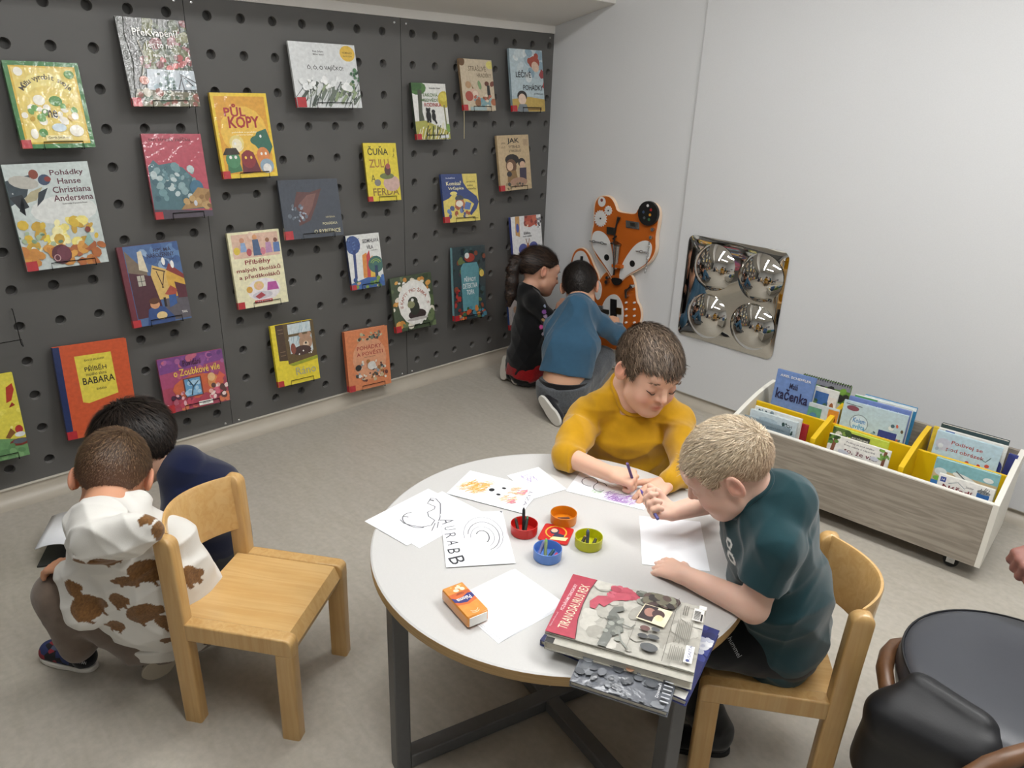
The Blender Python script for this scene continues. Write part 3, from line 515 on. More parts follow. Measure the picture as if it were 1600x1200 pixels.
  [('p', [(0, .45), (0, 1), (.58, 1), (.6, .82), (.7, .68), (.95, .52), (1, .4), (.92, .25), (.75, .12), (.7, .16), (.86, .36), (.7, .46), (.5, .5), (.3, .6), (.16, .5)], '#33467e'), ('t', 'Eva Sedláčková', .25, .92, .25, .03, '#dfe4f0'), ('t', 'Komisař', .33, .81, .42, .085, '#efe7b0'), ('t', 'Vrťapka', .38, .70, .44, .085, '#efe7b0'), ('t', 'protivní', .82, .83, .24, .05, '#5a4a2a'), ('t', 'zubu', .78, .76, .16, .045, '#5a4a2a'), ('t', 'nekazeťte', .82, .69, .28, .05, '#5a4a2a'), ('e', .3, .6, .1, .04, '#e8d878'), ('e', .45, .49, .12, .07, '#4a5058'), ('p', [(.3, .3), (.34, .46), (.56, .46), (.62, .32), (.5, .24)], '#b8704a'), ('e', .44, .38, .1, .07, '#e8e0d0'), ('p', [(.56, .26), (.62, .42), (.78, .38), (.72, .24)], '#5a78b4'), ('s', 111, 18, .12, .08, .7, .3, .03, .06, ['#a8583a', '#6a86b8', '#c99a6a', '#4a5a86', '#d8c48a']), ('t', 'Albatros', .86, .06, .16, .03, '#26262a')]),
 (((789, 341), (838, 336), (848, 404), (804, 411)), .016, '#e2e2e2', '#3c468a', 0, 'white book with a big blue butterfly above the girl',
  [('p', [(.12, .6), (.14, 1), (.28, 1), (.26, .55)], '#c99a5a'), ('e', .2, .75, .05, .1, '#4a5fae'), ('p', [(.42, .78), (.45, 1), (.85, 1), (.82, .8), (.6, .74)], '#b8503a'), ('s', 121, 10, .45, .8, .85, 1, .04, .07, ['#c9664a', '#e2c9b0', '#8a3a30']), ('s', 122, 14, .86, .68, .98, .95, .015, .03, ['#4a4a52', '#8a8a92', '#2a2a30']), ('t', 'Eliška', .5, .62, .22, .06, '#2a2a2a'), ('t', 'mezi motýly', .5, .55, .3, .045, '#2a2a2a'), ('e', .34, .26, .16, .14, '#4a5296', -25), ('e', .68, .28, .16, .14, '#4a5296', 25), ('e', .5, .28, .05, .12, '#b8743a'), ('l', [(.48, .38), (.44, .5)], .02, '#8a5a34'), ('l', [(.52, .38), (.56, .5)], .02, '#8a5a34')]),
 (((696, 391), (749, 382), (759, 495), (711, 500)), .016, '#3a4a4e', '#7fb0b8', 1, 'dark teal detective book with a crowded border',
  [('s', 131, 80, .02, .0, .98, 1, .03, .08, ['#26303a', '#3f5a5e', '#54424a', '#6a7a4a', '#2c3a34', '#8a4a34']), ('p', [(.26, .12), (.22, .72), (.3, .78), (.72, .78), (.78, .7), (.74, .12)], '#5f9aa4'), ('t', 'PŘÍPADY', .5, .56, .36, .075, '#e6eaea'), ('t', 'DETEKTIVA', .5, .465, .44, .07, '#e6eaea'), ('t', 'TOPA', .5, .375, .24, .07, '#e6eaea'), ('e', .5, .85, .16, .06, '#a84438'), ('e', .42, .88, .07, .04, '#d8dcda'), ('s', 132, 30, .05, .0, .95, .16, .03, .06, ['#c9562a', '#d8863a', '#3f6a4a', '#8a2f2a', '#4a8aa0']), ('e', .86, .62, .07, .05, '#e0c65a'), ('s', 133, 10, .0, .2, .18, .45, .03, .06, ['#b03a34', '#8a2a2a'])]),
 (((530, 370), (583, 365), (601, 445), (551, 454)), .016, '#dfe0dc', '#24304e', 0, 'white and navy book with a rainbow castle and trees',
  [('e', .18, .82, .22, .17, '#34508a'), ('l', [(.16, .2), (.2, .75)], .08, '#2c3f78'), ('s', 141, 14, .02, .7, .36, .95, .02, .04, ['#4a68a0', '#2a3c70']), ('t', 'SEDMIHLAVÁ', .72, .88, .5, .09, '#33333a', 0, .015), ('t', 'VÍLA', .68, .76, .2, .085, '#33333a', 0, .015), ('t', 'Petra Bartíková', .8, .69, .2, .02, '#555555'), ('p', [(.38, .2), (.42, .62), (.55, .66), (.6, .5), (.72, .6), (.8, .18)], '#d98a34'), ('p', [(.5, .2), (.54, .6), (.64, .7), (.68, .2)], '#c43a3e'), ('p', [(.6, .2), (.64, .5), (.7, .56), (.76, .2)], '#e0b93a'), ('e', .8, .42, .24, .16, '#3c6a62'), ('l', [(.78, .12), (.8, .4)], .09, '#23385e'), ('c', .8, .42, .16, .1, 20, 160, .02, '#8fb04a'), ('c', .8, .42, .1, .07, 20, 160, .02, '#8fb04a'), ('p', [(0, 0), (1, 0), (1, .16), (.5, .2), (0, .12)], '#2f5a9a'), ('s', 142, 20, .1, .0, 1, .18, .04, .07, ['#4a7a4a', '#3a68a8', '#7a9a3a', '#2a4a86', '#c9a87a'])]),
 (((601, 438), (666, 426), (681, 507), (619, 520)), .014, '#47543c', '#3c4834', 0, 'leafy-bordered white book with a dark toad-like animal sitting',
  [('s', 151, 60, 0, 0, 1, 1, .04, .09, ['#5a6a44', '#3c4a34', '#c9862f', '#e3ddca', '#6a7a52', '#d8a04a']), ('e', .52, .5, .40, .42, '#e9e7e0'), ('s', 152, 26, .12, .1, .92, .9, .03, .05, ['#e9e7e0', '#efece4']), ('e', .52, .5, .36, .38, '#eceae4'), ('b', 'KAPTY PRO ŽABKA', .52, .42, .33, 160, 35, .075, '#b06a5a'), ('e', .55, .27, .22, .10, '#3c2e2c'), ('e', .5, .4, .12, .14, '#33362c'), ('e', .47, .52, .12, .09, '#3a3d30'), ('e', .42, .47, .09, .07, '#8f9068'), ('e', .46, .55, .035, .03, '#dfe0da'), ('e', .55, .19, .26, .03, '#b9b4b0'), ('t', 'NA', .2, .45, .07, .05, '#b06a5a'), ('t', 'VA', .84, .46, .07, .05, '#b06a5a')]),
 (((412, 512), (480, 501), (500, 590), (436, 606)), .016, '#e8d214', '#ecd80c', 0, 'vivid yellow book showing a bear at a window',
  [('p', [(.1, .42), (.1, 1), (.3, 1), (.32, .4)], '#4d3a2a'), ('p', [(.3, .34), (.28, 1), (1, 1), (1, .4)], '#63502f'), ('r', .38, .5, .92, .98, '#c9d6da'), ('h', 161, 30, .4, .6, .92, .98, .12, .012, ['#8fb0bc', '#dfe6e8', '#a9c2ca']), ('r', .36, .78, .95, .82, '#6a5838'), ('e', .76, .66, .16, .13, '#b08a6e'), ('e', .66, .78, .05, .04, '#b08a6e'), ('e', .86, .78, .05, .04, '#b08a6e'), ('e', .76, .62, .07, .05, '#d9c0a4'), ('e', .76, .64, .025, .02, DK), ('e', .65, .53, .22, .08, '#4a3330'), ('e', .45, .58, .06, .09, '#8a4a3a'), ('s', 162, 6, .45, .46, .9, .52, .015, .02, [WH]), ('l', [(.14, .92), (.26, .92)], .02, '#7a6248'), ('l', [(.14, .86), (.26, .86)], .02, '#7a6248'), ('l', [(.14, .56), (.26, .56)], .02, '#7a6248'), ('l', [(.14, .5), (.26, .5)], .02, '#7a6248'), ('p', [(.3, .34), (1, .4), (1, .35), (.4, .3)], '#9aa41e'), ('t', 'Ráno', .68, .2, .48, .13, '#a9a88e', 0, 0)]),
 (((531, 520), (599, 510), (611, 597.5), (547, 614)), .022, '#d8804e', '#c8683c', 0, 'salmon-orange legends book low on the middle panel',
  [('e', .53, .5, .40, .36, '#dc9a72'), ('t', 'POHÁDKY', .54, .70, .58, .085, '#a8382c'), ('t', 'A POVĚSTI', .54, .60, .62, .085, '#a8382c'), ('t', 'Karel Jaromír', .54, .53, .26, .022, '#5a3a2a'), ('s', 171, 30, .3, .82, .85, .92, .02, .04, ['#6a7a6a', '#e0d4c0', '#8a4a3a', '#4a4a44', '#b9b08a']), ('s', 172, 60, .18, .12, .9, .47, .02, .045, ['#e3dccc', '#4a4a48', '#a8703a', '#8a9aa0', '#c9b48a', '#6a3a34', '#d9d6d0']), ('e', .55, .38, .1, .07, '#d9d6d0'), ('e', .24, .38, .07, .05, '#2c2c2c')]),
 (((76, 544), (192, 529.5), (217, 664), (107, 689)), .020, '#cf5220', '#20305e', 0, 'orange-red picture book with yellow panel and navy spine',
  [('r', 0, 0, .085, 1, '#20305e'), ('p', [(.26, .88), (.76, .88), (.78, .42), (.36, .36), (.28, .38)], '#e3d03a'), ('t', 'JEAN DE BRUNHOFF', .52, .82, .28, .028, '#3a3226'), ('t', 'PŘÍBĚH', .52, .735, .30, .065, '#262220'), ('t', 'malého slona', .52, .67, .28, .035, '#3a3226'), ('t', 'BABARA', .54, .60, .44, .075, '#262220'), ('t', 'BABARA', .56, .50, .14, .025, '#3a3226')]),
 (((241, 564), (342, 545), (360, 625), (260, 647)), .014, '#a8405a', '#9a3a5a', 1, 'purple-pink landscape book with a blue square window on the cover',
  [('r', 0, .7, 1, 1, '#7a3f86'), ('p', [(0, .45), (0, .72), (1, .8), (1, .5)], '#a84470'), ('s', 191, 30, .02, .6, .98, .98, .02, .07, ['#8a4a90', '#a85a94', '#64357a', '#c0607a']), ('e', .55, .4, .4, .22, '#cf6238'), ('s', 192, 30, .1, .0, 1, .35, .04, .08, ['#cc5a3c', '#c2405a', '#d8744a', '#b03a52', '#8a3048']), ('t', 'Povídání', .5, .86, .28, .11, '#4a1e3a'), ('t', 'o Zoubkové víle', .56, .70, .72, .13, '#f0c84a'), ('r', .32, .22, .6, .58, '#6d3a3a'), ('r', .34, .24, .58, .56, '#5b9ac6'), ('s', 193, 12, .36, .26, .56, .54, .02, .05, ['#83b6d8', '#3f7aa8', '#a3c9e0']), ('l', [(.42, .25), (.46, .42), (.4, .55)], .02, '#2f4a5a'), ('l', [(.46, .4), (.55, .5)], .015, '#2f4a5a'), ('e', .78, .42, .09, .13, '#d88a4a'), ('e', .76, .52, .06, .08, '#e3b47a'), ('p', [(.8, .4), (.9, .6), (.98, .5), (.86, .36)], '#d85a44'), ('s', 194, 18, .7, .12, 1, .36, .025, .05, ['#efd6d0', '#d8607a', '#e8b0a8', '#5a3a3a']), ('s', 195, 12, .02, .05, .3, .4, .02, .05, ['#e0a8b0', '#4a2a44', '#b85a70']), ('r', .5, .03, .72, .11, WH), ('t', 'PIKOLA', .62, .07, .12, .04, '#33333a')]),
 (((-95, 600), (15, 583), (47, 709), (-58, 735)), .014, '#e2d43e', '#d0c030', 0, 'lemon-yellow picture book with red fruit, cut by the left edge',
  [('p', [(0, 0), (1, 0), (1, .2), (.6, .26), (0, .3)], '#6a9a62'), ('s', 201, 24, 0, .3, 1, .9, .02, .06, ['#efe25a', '#f0e88a', '#e8dc4a']), ('p', [(.82, .66), (.86, .84), (.96, .88), (.97, .8), (.9, .68)], '#b8321e'), ('p', [(.84, .6), (.9, .66), (.94, .62)], '#a02a1c'), ('e', .92, .33, .06, .05, '#b8322a'), ('e', .92, .27, .08, .03, '#dfe3e0'), ('e', .9, .18, .16, .045, '#7a3326'), ('e', .9, .19, .11, .03, '#55606a'), ('p', [(.7, .26), (.8, .36), (.86, .3), (.76, .24)], '#8a5a26'), ('s', 202, 12, 0, .02, 1, .2, .05, .1, ['#7aa86e', '#5c8a56'])]),
 (((782, 456), (828, 450), (842, 506), (797, 517)), .014, '#dcdcdc', '#2f4a86', 0, 'white book with blue spine hidden behind the girl',
  [('r', .1, .1, .9, .5, '#c9d0d6'), ('s', 211, 14, .1, .1, .9, .9, .04, .08, ['#b8c2cc', '#8aa0b4', '#d0b49a'])]),
]
HOLD = ['the green-bordered book', 'the dark forest book', 'the pink-red monster book', 'the yellow cartoon-monster book', 'the white reed book', 'the large pale swallow book', 'the dark slate-blue book', 'the maroon-spined street book', 'the cream story book', 'the slim yellow book', 'the bear silhouette book', 'the beige biscuit book', 'the light blue upside-down-child book', 'the tan two-children book', 'the blue and yellow monster book', 'the white butterfly book', 'the dark teal detective book', 'the rainbow castle book', 'the leafy-bordered book', 'the window bear book', 'the salmon-orange book', 'the orange-red navy-spined book', 'the purple-pink landscape book', 'the lemon-yellow book', 'the book behind the girl']
def holder(label, M, w, h, t, cx, lean):
    """bent wire: two prongs hooked into the board, running down behind the book and up again as a lip in front"""
    a = 0.27 * w; mb = MB(); f = 0.006; bk = -t - 0.005; hy = h * 0.62
    loop = [(cx - a, hy, bk - 0.03), (cx - a, hy, bk), (cx - a, -0.004, bk), (cx - a, -0.005, f), (cx - a, 0.019, f + 0.001), (cx + a, 0.019, f + 0.001), (cx + a, -0.005, f), (cx + a, -0.004, bk), (cx + a, hy, bk), (cx + a, hy, bk - 0.03)]
    o = mb.tube(loop, 0.0016, 6).build('wire_holder', M_wire, smooth=60); o.matrix_world = M
    return tag(o, label, 'holder', 'wire book holders on the peg wall')
random.seed(4)
for i, (q, t, cov, spn, foil, label, ops) in enumerate(WALLBOOKS):
    tl, tr, br, bl = q; xb = 0.078
    BL_, BR_ = onx(*bl, xb), onx(*br, xb); TL_, TR_ = onx(*tl, 0.034), onx(*tr, 0.034)
    ex = (BR_ - BL_) + (TR_ - TL_); ex[0] *= 0.3; w = (np.linalg.norm(BR_ - BL_) + np.linalg.norm(TR_ - TL_)) / 2
    mb_, mt_ = (BL_ + BR_) / 2, (TL_ + TR_) / 2; ey = mt_ - mb_; h = np.linalg.norm(ey)
    M = frame3(mb_, ex, ey)
    book('picture_book', label, M, w, h, t, cov, spn, ops, foil=bool(foil), group='books facing out on the peg wall')
    holder('thin black wire holder carrying ' + HOLD[i], M, w, h, t, 0.06 * w, 0)
# empty wire holder at the left edge
M = frame3(onx(4, 544, 0.05), (0, 1, 0), (-0.15, 0, 1))
holder('empty thin wire book holder at the left edge of the peg wall', M, 0.22, 0.20, 0.012, 0.0, 0)
# ribbon of the beige book
P = onx(725, 172, 0.07)
o = MB().tube([P, P + np.array((0.004, -0.002, -0.05)), P + np.array((0.0, 0.002, -0.13))], 0.0014, 5).build('bookmark_ribbon', mat('cream_ribbon', '#cdbf94', 0.7), [b for b in bpy.data.objects if b.get('label', '').startswith('beige cookery')][0])
o.matrix_parent_inverse = o.parent.matrix_world.inverted() if False else Matrix([[*r] for r in np.linalg.inv(np.array(o.parent.matrix_basis))])

# ---------------------------------------------------------------- books standing in the wheeled box
BXM = Matrix.Translation((1.668, -0.655, 0)) @ Matrix.Rotation(math.radians(4.2), 4, 'Z'); BXN = np.array(BXM.to_3x3() @ Vector((0, -1, 0))); BXU = np.array(BXM.to_3x3() @ Vector((1, 0, 0)))
def boxbook(label, tl, tr, yb, ht, t, cov, ops, spine=None, lean=0.10, name='board_book'):
    P0 = np.array(BXM @ Vector((0, yb, 0))); A = onpl(*tl, P0, BXN); B = onpl(*tr, P0, BXN)
    w = np.linalg.norm(B - A); ey = np.array((0, 0, 1.0)) - lean * BXN * 1.0; ey = unit(ey)
    z = max(A[2], B[2]); ht = min(ht, (z - 0.081) / ey[2]) if ht > 0 else z - 0.081
    mid = (A + B) / 2 - ey * ht; ex = B - A; ex[2] *= 0.25
    return book(name, label, frame3(mid, ex, ey), w, ht, t, cov, spine or cov, ops, red=False, group='books in the wheeled box')
BB = [
 ('blue board book about a duckling sticking up at the rear left of the box', (1216, 576), (1276, 592), .232, .0, .010, '#6a8ac4', [('p', [(0, 0), (1, 0), (1, .45), (0, .62)], '#8fa6cc'), ('p', [(0, .4), (.3, .6), (.7, .56), (1, .42), (1, .3), (0, .3)], '#6b7a6a'), ('h', 301, 40, .02, .35, .98, .5, .07, .02, ['#8a9a7a', '#4f5f4a', '#a8b494']), ('t', 'AXEL SCHEFFLER', .5, .95, .8, .025, WH), ('t', 'Malá', .5, .86, .22, .06, '#2a2a4a'), ('t', 'kačenka', .5, .76, .84, .12, '#22204a', 0, .02)]),
 ('spiral-bound green and red picture pad behind the duckling book', (1256, 586), (1332, 604), .345, .0, .012, '#5f8a2c', [('r', 0, .93, 1, 1, '#8a8a92'), ('s', 302, 16, 0, .78, 1, .93, .05, .1, ['#c9302a', '#2c2c2c', '#e0c63a', '#7aa83a', '#e8e4da']), ('r', .7, .5, .86, .78, '#d8d8d4')]),
 ('photo board book with a small tiger picture', (1274, 602), (1310, 613), .262, .0, .012, '#e0e0da', [('r', .05, .66, .62, .95, '#3a6aa8'), ('s', 303, 12, .05, .66, .6, .85, .05, .1, ['#4a6a4a', '#2f5a86', '#7a9a5a']), ('r', .65, .64, .98, .92, '#e8e0d4'), ('e', .82, .78, .1, .08, '#a8602c')]),
 ('low green and orange board book beside the duckling book', (1266, 629), (1313, 641), .2165, .0, .010, '#c9d4d6', [('r', .0, .5, .45, .95, '#5a9a7a'), ('e', .2, .8, .15, .08, '#3f7aa8'), ('r', .66, .4, 1, .98, '#d98a1e'), ('e', .84, .85, .1, .04, '#8a4a1e')]),
 ('grey-blue board book at the front left of the box', (1163, 648), (1234, 671), .045, .0, .010, '#7f939e', [('t', 'Povídám, povídám', .5, .93, .8, .05, '#5f7480')]),
 ('pale blue board book second from the front left', (1174, 640), (1248, 660), .085, .0, .014, '#cfdde2', [('e', .4, .9, .2, .04, '#b6c9d2'), ('t', 'BUCH', .8, .9, .2, .05, '#2a3a3a'), ('s', 304, 10, .65, .8, .95, .95, .02, .04, ['#2f4a44', '#4f6a5a'])]),
 ('white board book third from the front left', (1181, 635), (1254, 655), .12, .0, .014, '#e6e8e4', [('e', .3, .93, .2, .03, '#c3d0d6'), ('s', 305, 6, .05, .93, .4, .98, .02, .04, ['#3a4a52', '#8aa0aa'])]),
 ('small red book leaning at the right of the front left compartment', (1247, 660), (1263, 665), .15, .0, .012, '#b3202a', []),
 ('light blue travel board book with a helicopter in the rear middle', (1322, 627), (1423, 649), .232, .0, .012, '#bcd2da', [('e', .16, .93, .10, .03, '#8a4a5a'), ('l', [(.04, .97), (.30, .965)], .012, '#4a5a62'), ('e', .30, .78, .15, .10, '#8a9aa4'), ('e', .30, .78, .135, .09, '#cfe0ea'), ('t', 'Kolem', .30, .81, .2, .055, '#2f7ac0', 0, .02), ('t', 'světa', .31, .745, .2, .055, '#2f9ad0', 0, .02), ('s', 306, 26, .42, .45, .98, .9, .02, .05, ['#6a5a4a', '#8fb0bc', '#c9624a', '#4a6a7a', '#e3e6e2']), ('r', .62, .6, .9, .78, '#2a3a8a'), ('t', 'lonely planet', .76, .69, .22, .04, WH)]),
 ('violet-blue board book behind the helicopter book', (1330, 621), (1427, 642), .262, .0, .012, '#6f86c4', [('t', 'Auta z dobrovolného depa', .6, .95, .6, .025, '#e6e8f0')]),
 ('green-white board book behind the violet-blue one', (1338, 618), (1429, 639), .292, .0, .012, '#dfe6e0', [('r', 0, .95, .4, 1, '#5fa86a')]),
 ('bright blue board book at the back of the rear middle', (1352, 617), (1434, 638), .325, .0, .014, '#2a86b8', [('r', 0, .96, 1, 1, '#e6ecee')]),
 ('white board book with tree trunks and clouds, front middle of the box', (1297, 677), (1393, 706), .05, .0, .012, '#eceae4', [('t', 'Podívej se pod obálku', .52, .95, .45, .03, '#4a4a52'), ('t', 'První otázky a odpovědi', .52, .905, .5, .03, '#4a4a52'), ('t', 'to, že vidí', .56, .83, .55, .075, '#6a1e34'), ('l', [(.05, .5), (.12, .98)], .06, '#8a5238'), ('l', [(.9, .5), (.93, .98)], .05, '#7a4a34'), ('s', 307, 10, .0, .88, .16, 1, .03, .05, ['#5f8a3a', '#7aa84a', '#2f4a2a']), ('s', 308, 10, .82, .85, 1, 1, .02, .04, ['#5f8a3a', '#7aa84a']), ('e', .28, .8, .09, .03, '#cfd2de'), ('e', .78, .84, .07, .03, '#cfd2de'), ('e', .75, .71, .03, .02, DK)]),
 ('lime-green discovery board book behind the tree-trunk book', (1303, 665), (1389, 692), .105, .0, .014, '#c3d23a', [('r', .0, .78, .3, 1, '#5f7a3a'), ('s', 309, 16, .0, .75, .3, .98, .04, .07, ['#3f5a2f', '#e6e2d0', '#8aa84a']), ('r', .34, .88, .68, .97, '#33362c'), ('t', 'MALÝ PRŮZKUMNÍK', .51, .925, .3, .03, WH), ('s', 310, 14, .3, .72, 1, .88, .05, .08, ['#e6eacc', '#d8e06a', '#f0f0e0'])]),
 ('dark green ring binder at the back right of the box', (1472, 662), (1578, 690), .335, .0, .022, '#2b3d40', [('r', 0, .95, 1, 1, '#3a5054')]),
 ('yellow board book at the back right of the box', (1460, 666), (1482, 672), .285, .0, .014, '#e0c22a', []),
 ('white board book just before the dark binder', (1468, 668), (1576, 698), .265, .0, .012, '#e6e6e0', [('r', .1, .94, .24, .99, '#2f5aa8'), ('e', .93, .72, .08, .1, '#2f3f8a')]),
 ('sky-blue lift-the-flap book with red lettering, rear right', (1465, 671), (1567, 701), .235, .0, .012, '#b9d3e0', [('e', .15, .86, .13, .07, '#c3c6d6'), ('t', 'Podívej se', .5, .90, .48, .055, '#a83a34'), ('t', 'pod obrázek', .5, .82, .58, .055, '#a83a34'), ('s', 311, 7, .3, .66, .9, .76, .03, .05, ['#c4302a', '#b02a2a', '#d04a3a']), ('l', [(.74, .82), (.82, .8), (.88, .86)], .012, '#4a5a62'), ('s', 312, 8, .0, .6, .25, .85, .03, .05, ['#a3b4c4', '#d8dee4'])]),
 ('small navy book at the far right end of the rear compartment', (1571, 706), (1585, 712), .29, .0, .012, '#36408a', []),
 ('turquoise beach board book at the front right of the box', (1465, 716), (1566, 743), .10, .0, .016, '#7fb6bc', [('r', 0, .6, 1, .86, '#c9b48a'), ('e', .12, .84, .1, .05, '#d9e2e0'), ('e', .5, .84, .2, .035, '#e6e6e0', -12), ('l', [(.35, .9), (.65, .76)], .02, '#5a6468'), ('e', .85, .9, .08, .03, '#e0e4e0'), ('r', .0, .5, .14, .72, '#2f7ac4'), ('e', .1, .75, .08, .03, '#7ab84a')]),
 ('white tools board book with dark red title, frontmost on the right', (1469, 740), (1556, 766), .045, .0, .012, '#ecebe6', [('r', .04, .9, .14, .97, '#2f4a9a'), ('t', '14', .09, .935, .05, .03, WH), ('l', [(.2, .9), (.36, .95), (.5, .89)], .012, '#5f7a86'), ('t', 'Junior', .58, .92, .14, .04, '#4a4a4a'), ('t', 'Nářadí', .38, .845, .55, .075, '#7a1e26', 0, .02), ('r', .72, .78, .94, .9, '#2a6ab0'), ('e', .83, .92, .12, .03, '#8a8e90'), ('h', 313, 12, .74, .92, .92, .97, .03, .012, ['#55585a'])]),
]
for b in BB:
    o = boxbook(*b)
    if 'spiral' in b[0]:
        w = max(v.co.x for v in o.children[0].data.vertices) * 2; h = max(v.co.y for v in o.children[0].data.vertices)
        for k in range(20):
            x = -w / 2 + w * (k + 0.5) / 20; MB().tube([(x, h - 0.002 + 0.006 * math.sin(a), -0.006 + 0.009 * math.cos(a)) for a in [j * math.pi / 4 for j in range(8)]], 0.0013, 5, closed=True).build('coil_ring', M_wire, o)
# ================================================================ on the table
TZ = TH
def quad_on(pts, z):
    P = [onz(*p, z) for p in pts]
    if len(P) == 3: P.append(P[0] + P[2] - P[1])
    return P
def sheet(label, pts, k, ops=(), n=1):
    """a sheet lying on the table: corners given clockwise from the drawing's top left"""
    z = TZ + 0.0004 + 0.0006 * k; P = quad_on(pts, z); c = sum(P) / 4
    ex = unit((P[1] - P[0]) + (P[2] - P[3])); w = (np.linalg.norm(P[1] - P[0]) + np.linalg.norm(P[2] - P[3])) / 2; h = (np.linalg.norm(P[3] - P[0]) + np.linalg.norm(P[2] - P[1])) / 2
    ey = np.cross((0, 0, 1), ex); M = frame3(c, ex, ey)
    t = thing('drawing_sheet' if ops else 'paper_sheet', label, 'paper', M=M, group='sheets of paper on the table')
    MB().box((-w / 2, -h / 2, 0), (w / 2, h / 2, 0.0004)).build('sheet', M_paper, t, smooth=0)
    if ops:
        mb = MB(); art(mb, ops, w, h, -w / 2, -h / 2, z=0.00045, dz=0.000004); mb.build('crayon_drawing', M_card, t, smooth=0, vcol=True)
    return t
PC = '#55565e'
def wob(seed, pts, lw, col):
    rg = random.Random(seed); return ('l', [(a + rg.uniform(-.006, .006), b + rg.uniform(-.006, .006)) for a, b in pts], lw * 1.7, col)
sheet('blank corner of a sheet lying under the swan drawing', [(591, 818), (692, 767), (754, 801), (655, 857)], 0)
sheet('sheet with a pencilled swan, overhanging the left edge of the table', [(571, 814), (670, 763), (734, 797), (635, 853)], 2,
      [wob(1, [(.30, .62), (.27, .5), (.30, .36), (.36, .2), (.46, .14), (.55, .2), (.56, .36), (.62, .46), (.72, .44), (.76, .5), (.76, .66), (.86, .74), (.90, .66), (.86, .5), (.76, .36), (.66, .22), (.58, .14)], .007, PC), ('c', .42, .42, .14, .26, 60, 250, .012, PC), wob(2, [(.36, .66), (.40, .58)], .008, '#33343a'), wob(3, [(.83, .72), (.85, .64)], .012, '#33343a'),
       wob(4, [(.52, .14), (.38, .02)], .006, PC), wob(5, [(.56, .12), (.46, .01)], .006, PC), wob(6, [(.60, .14), (.58, .02)], .006, PC), wob(7, [(.64, .18), (.70, .04)], .006, PC), wob(8, [(.68, .22), (.80, .12)], .006, PC)])
sheet('sheet with pencilled rings and wobbly capital letters', [(690, 803), (786, 798), (804, 880), (695, 886.5)], 4,
      [('c', .62, .55, .30, .34, -60, 190, .010, '#8a8c92'), ('c', .62, .52, .24, .27, -75, 170, .013, PC), ('c', .60, .50, .18, .2, -60, 180, .010, '#8a8c92'), ('c', .60, .50, .10, .12, -60, 150, .016, '#33343a'), ('t', 'A', .10, .84, .14, .14, PC, -80, -.005), ('t', 'U', .12, .70, .10, .12, PC, -80, -.005), ('t', 'R', .12, .56, .12, .12, PC, -80, -.005), ('t', 'A', .14, .42, .12, .12, '#33343a', -85, 0), ('t', 'B', .14, .27, .12, .13, '#33343a', -85, 0), ('t', 'B', .17, .11, .18, .16, '#33343a', -75, 0), wob(12, [(.97, .99), (.99, .97)], .02, PC)])
sheet('sheet with a faint purple scribble, tucked under the orange fox drawing', [(793, 743), (843, 729), (884, 765), (834, 779)], 1,
      [('h', 401, 40, .3, .55, .6, .85, .06, .008, ['#a98ac4', '#8d74b8', '#c3aed6']), ('c', .6, .4, .3, .3, 0, 360, .008, '#c9c4d4'), ('c', .62, .42, .15, .2, 40, 260, .008, '#d3cfdc')])
sheet('sheet with an orange crayon fox face', [(735, 735), (847, 763), (815, 801.5), (697, 771)], 3,
      [('h', 411, 90, .08, .28, .36, .62, .11, .008, ['#e0a83a', '#e8bc5a', '#d8982a', '#f0d08a']), ('h', 412, 30, .3, .4, .42, .8, .07, .008, ['#e8c06a', '#e0a83a']), ('e', .46, .5, .035, .06, '#1c1c1e'), ('e', .58, .66, .028, .035, '#26262a'), ('e', .58, .4, .028, .035, '#26262a'), ('h', 413, 50, .64, .22, .82, .45, .06, .007, ['#ecc890', '#e8b88a', '#f2dcb8']), ('h', 414, 40, .66, .55, .86, .82, .06, .007, ['#ecc890', '#e8b88a', '#f2dcb8']), ('h', 415, 16, .76, .62, .88, .78, .04, .012, ['#e08a9a']), ('h', 416, 14, .74, .2, .84, .34, .04, .012, ['#e08a9a']), ('t', 'LIZA', .94, .5, .34, .06, '#7a7488', -82, -.01)])
sheet('sheet with a purple scribble under the hands of the boy in yellow', [(908, 738), (1026, 762), (1003, 798), (883, 765)], 1,
      [('h', 421, 140, .48, .08, .86, .42, .09, .006, ['#9a6ab8', '#b48aca', '#8250a8', '#a87ac2', '#c49ad4']), ('c', .2, .62, .1, .2, 0, 300, .010, PC), ('c', .36, .5, .08, .2, 30, 330, .010, PC), ('h', 422, 10, .3, .22, .42, .4, .05, .006, ['#9ac48a', '#7ab06a'])])
sheet('blank sheet under the left hand of the boy in green', [(1002, 808), (1099.5, 814), (1103, 894), (1000, 879)], 1)
for k in range(3):
    d = (k - 1) * 3
    sheet(['lowest blank sheet of the stack under the tissue pack', 'middle blank sheet of the stack under the tissue pack', 'topmost blank sheet, partly under the tissue pack'][k], [(790 + d, 881), (869 + d, 941 - d), (794 + d * .6, 1009 - d), (717 + d, 949)], k * 1.2)
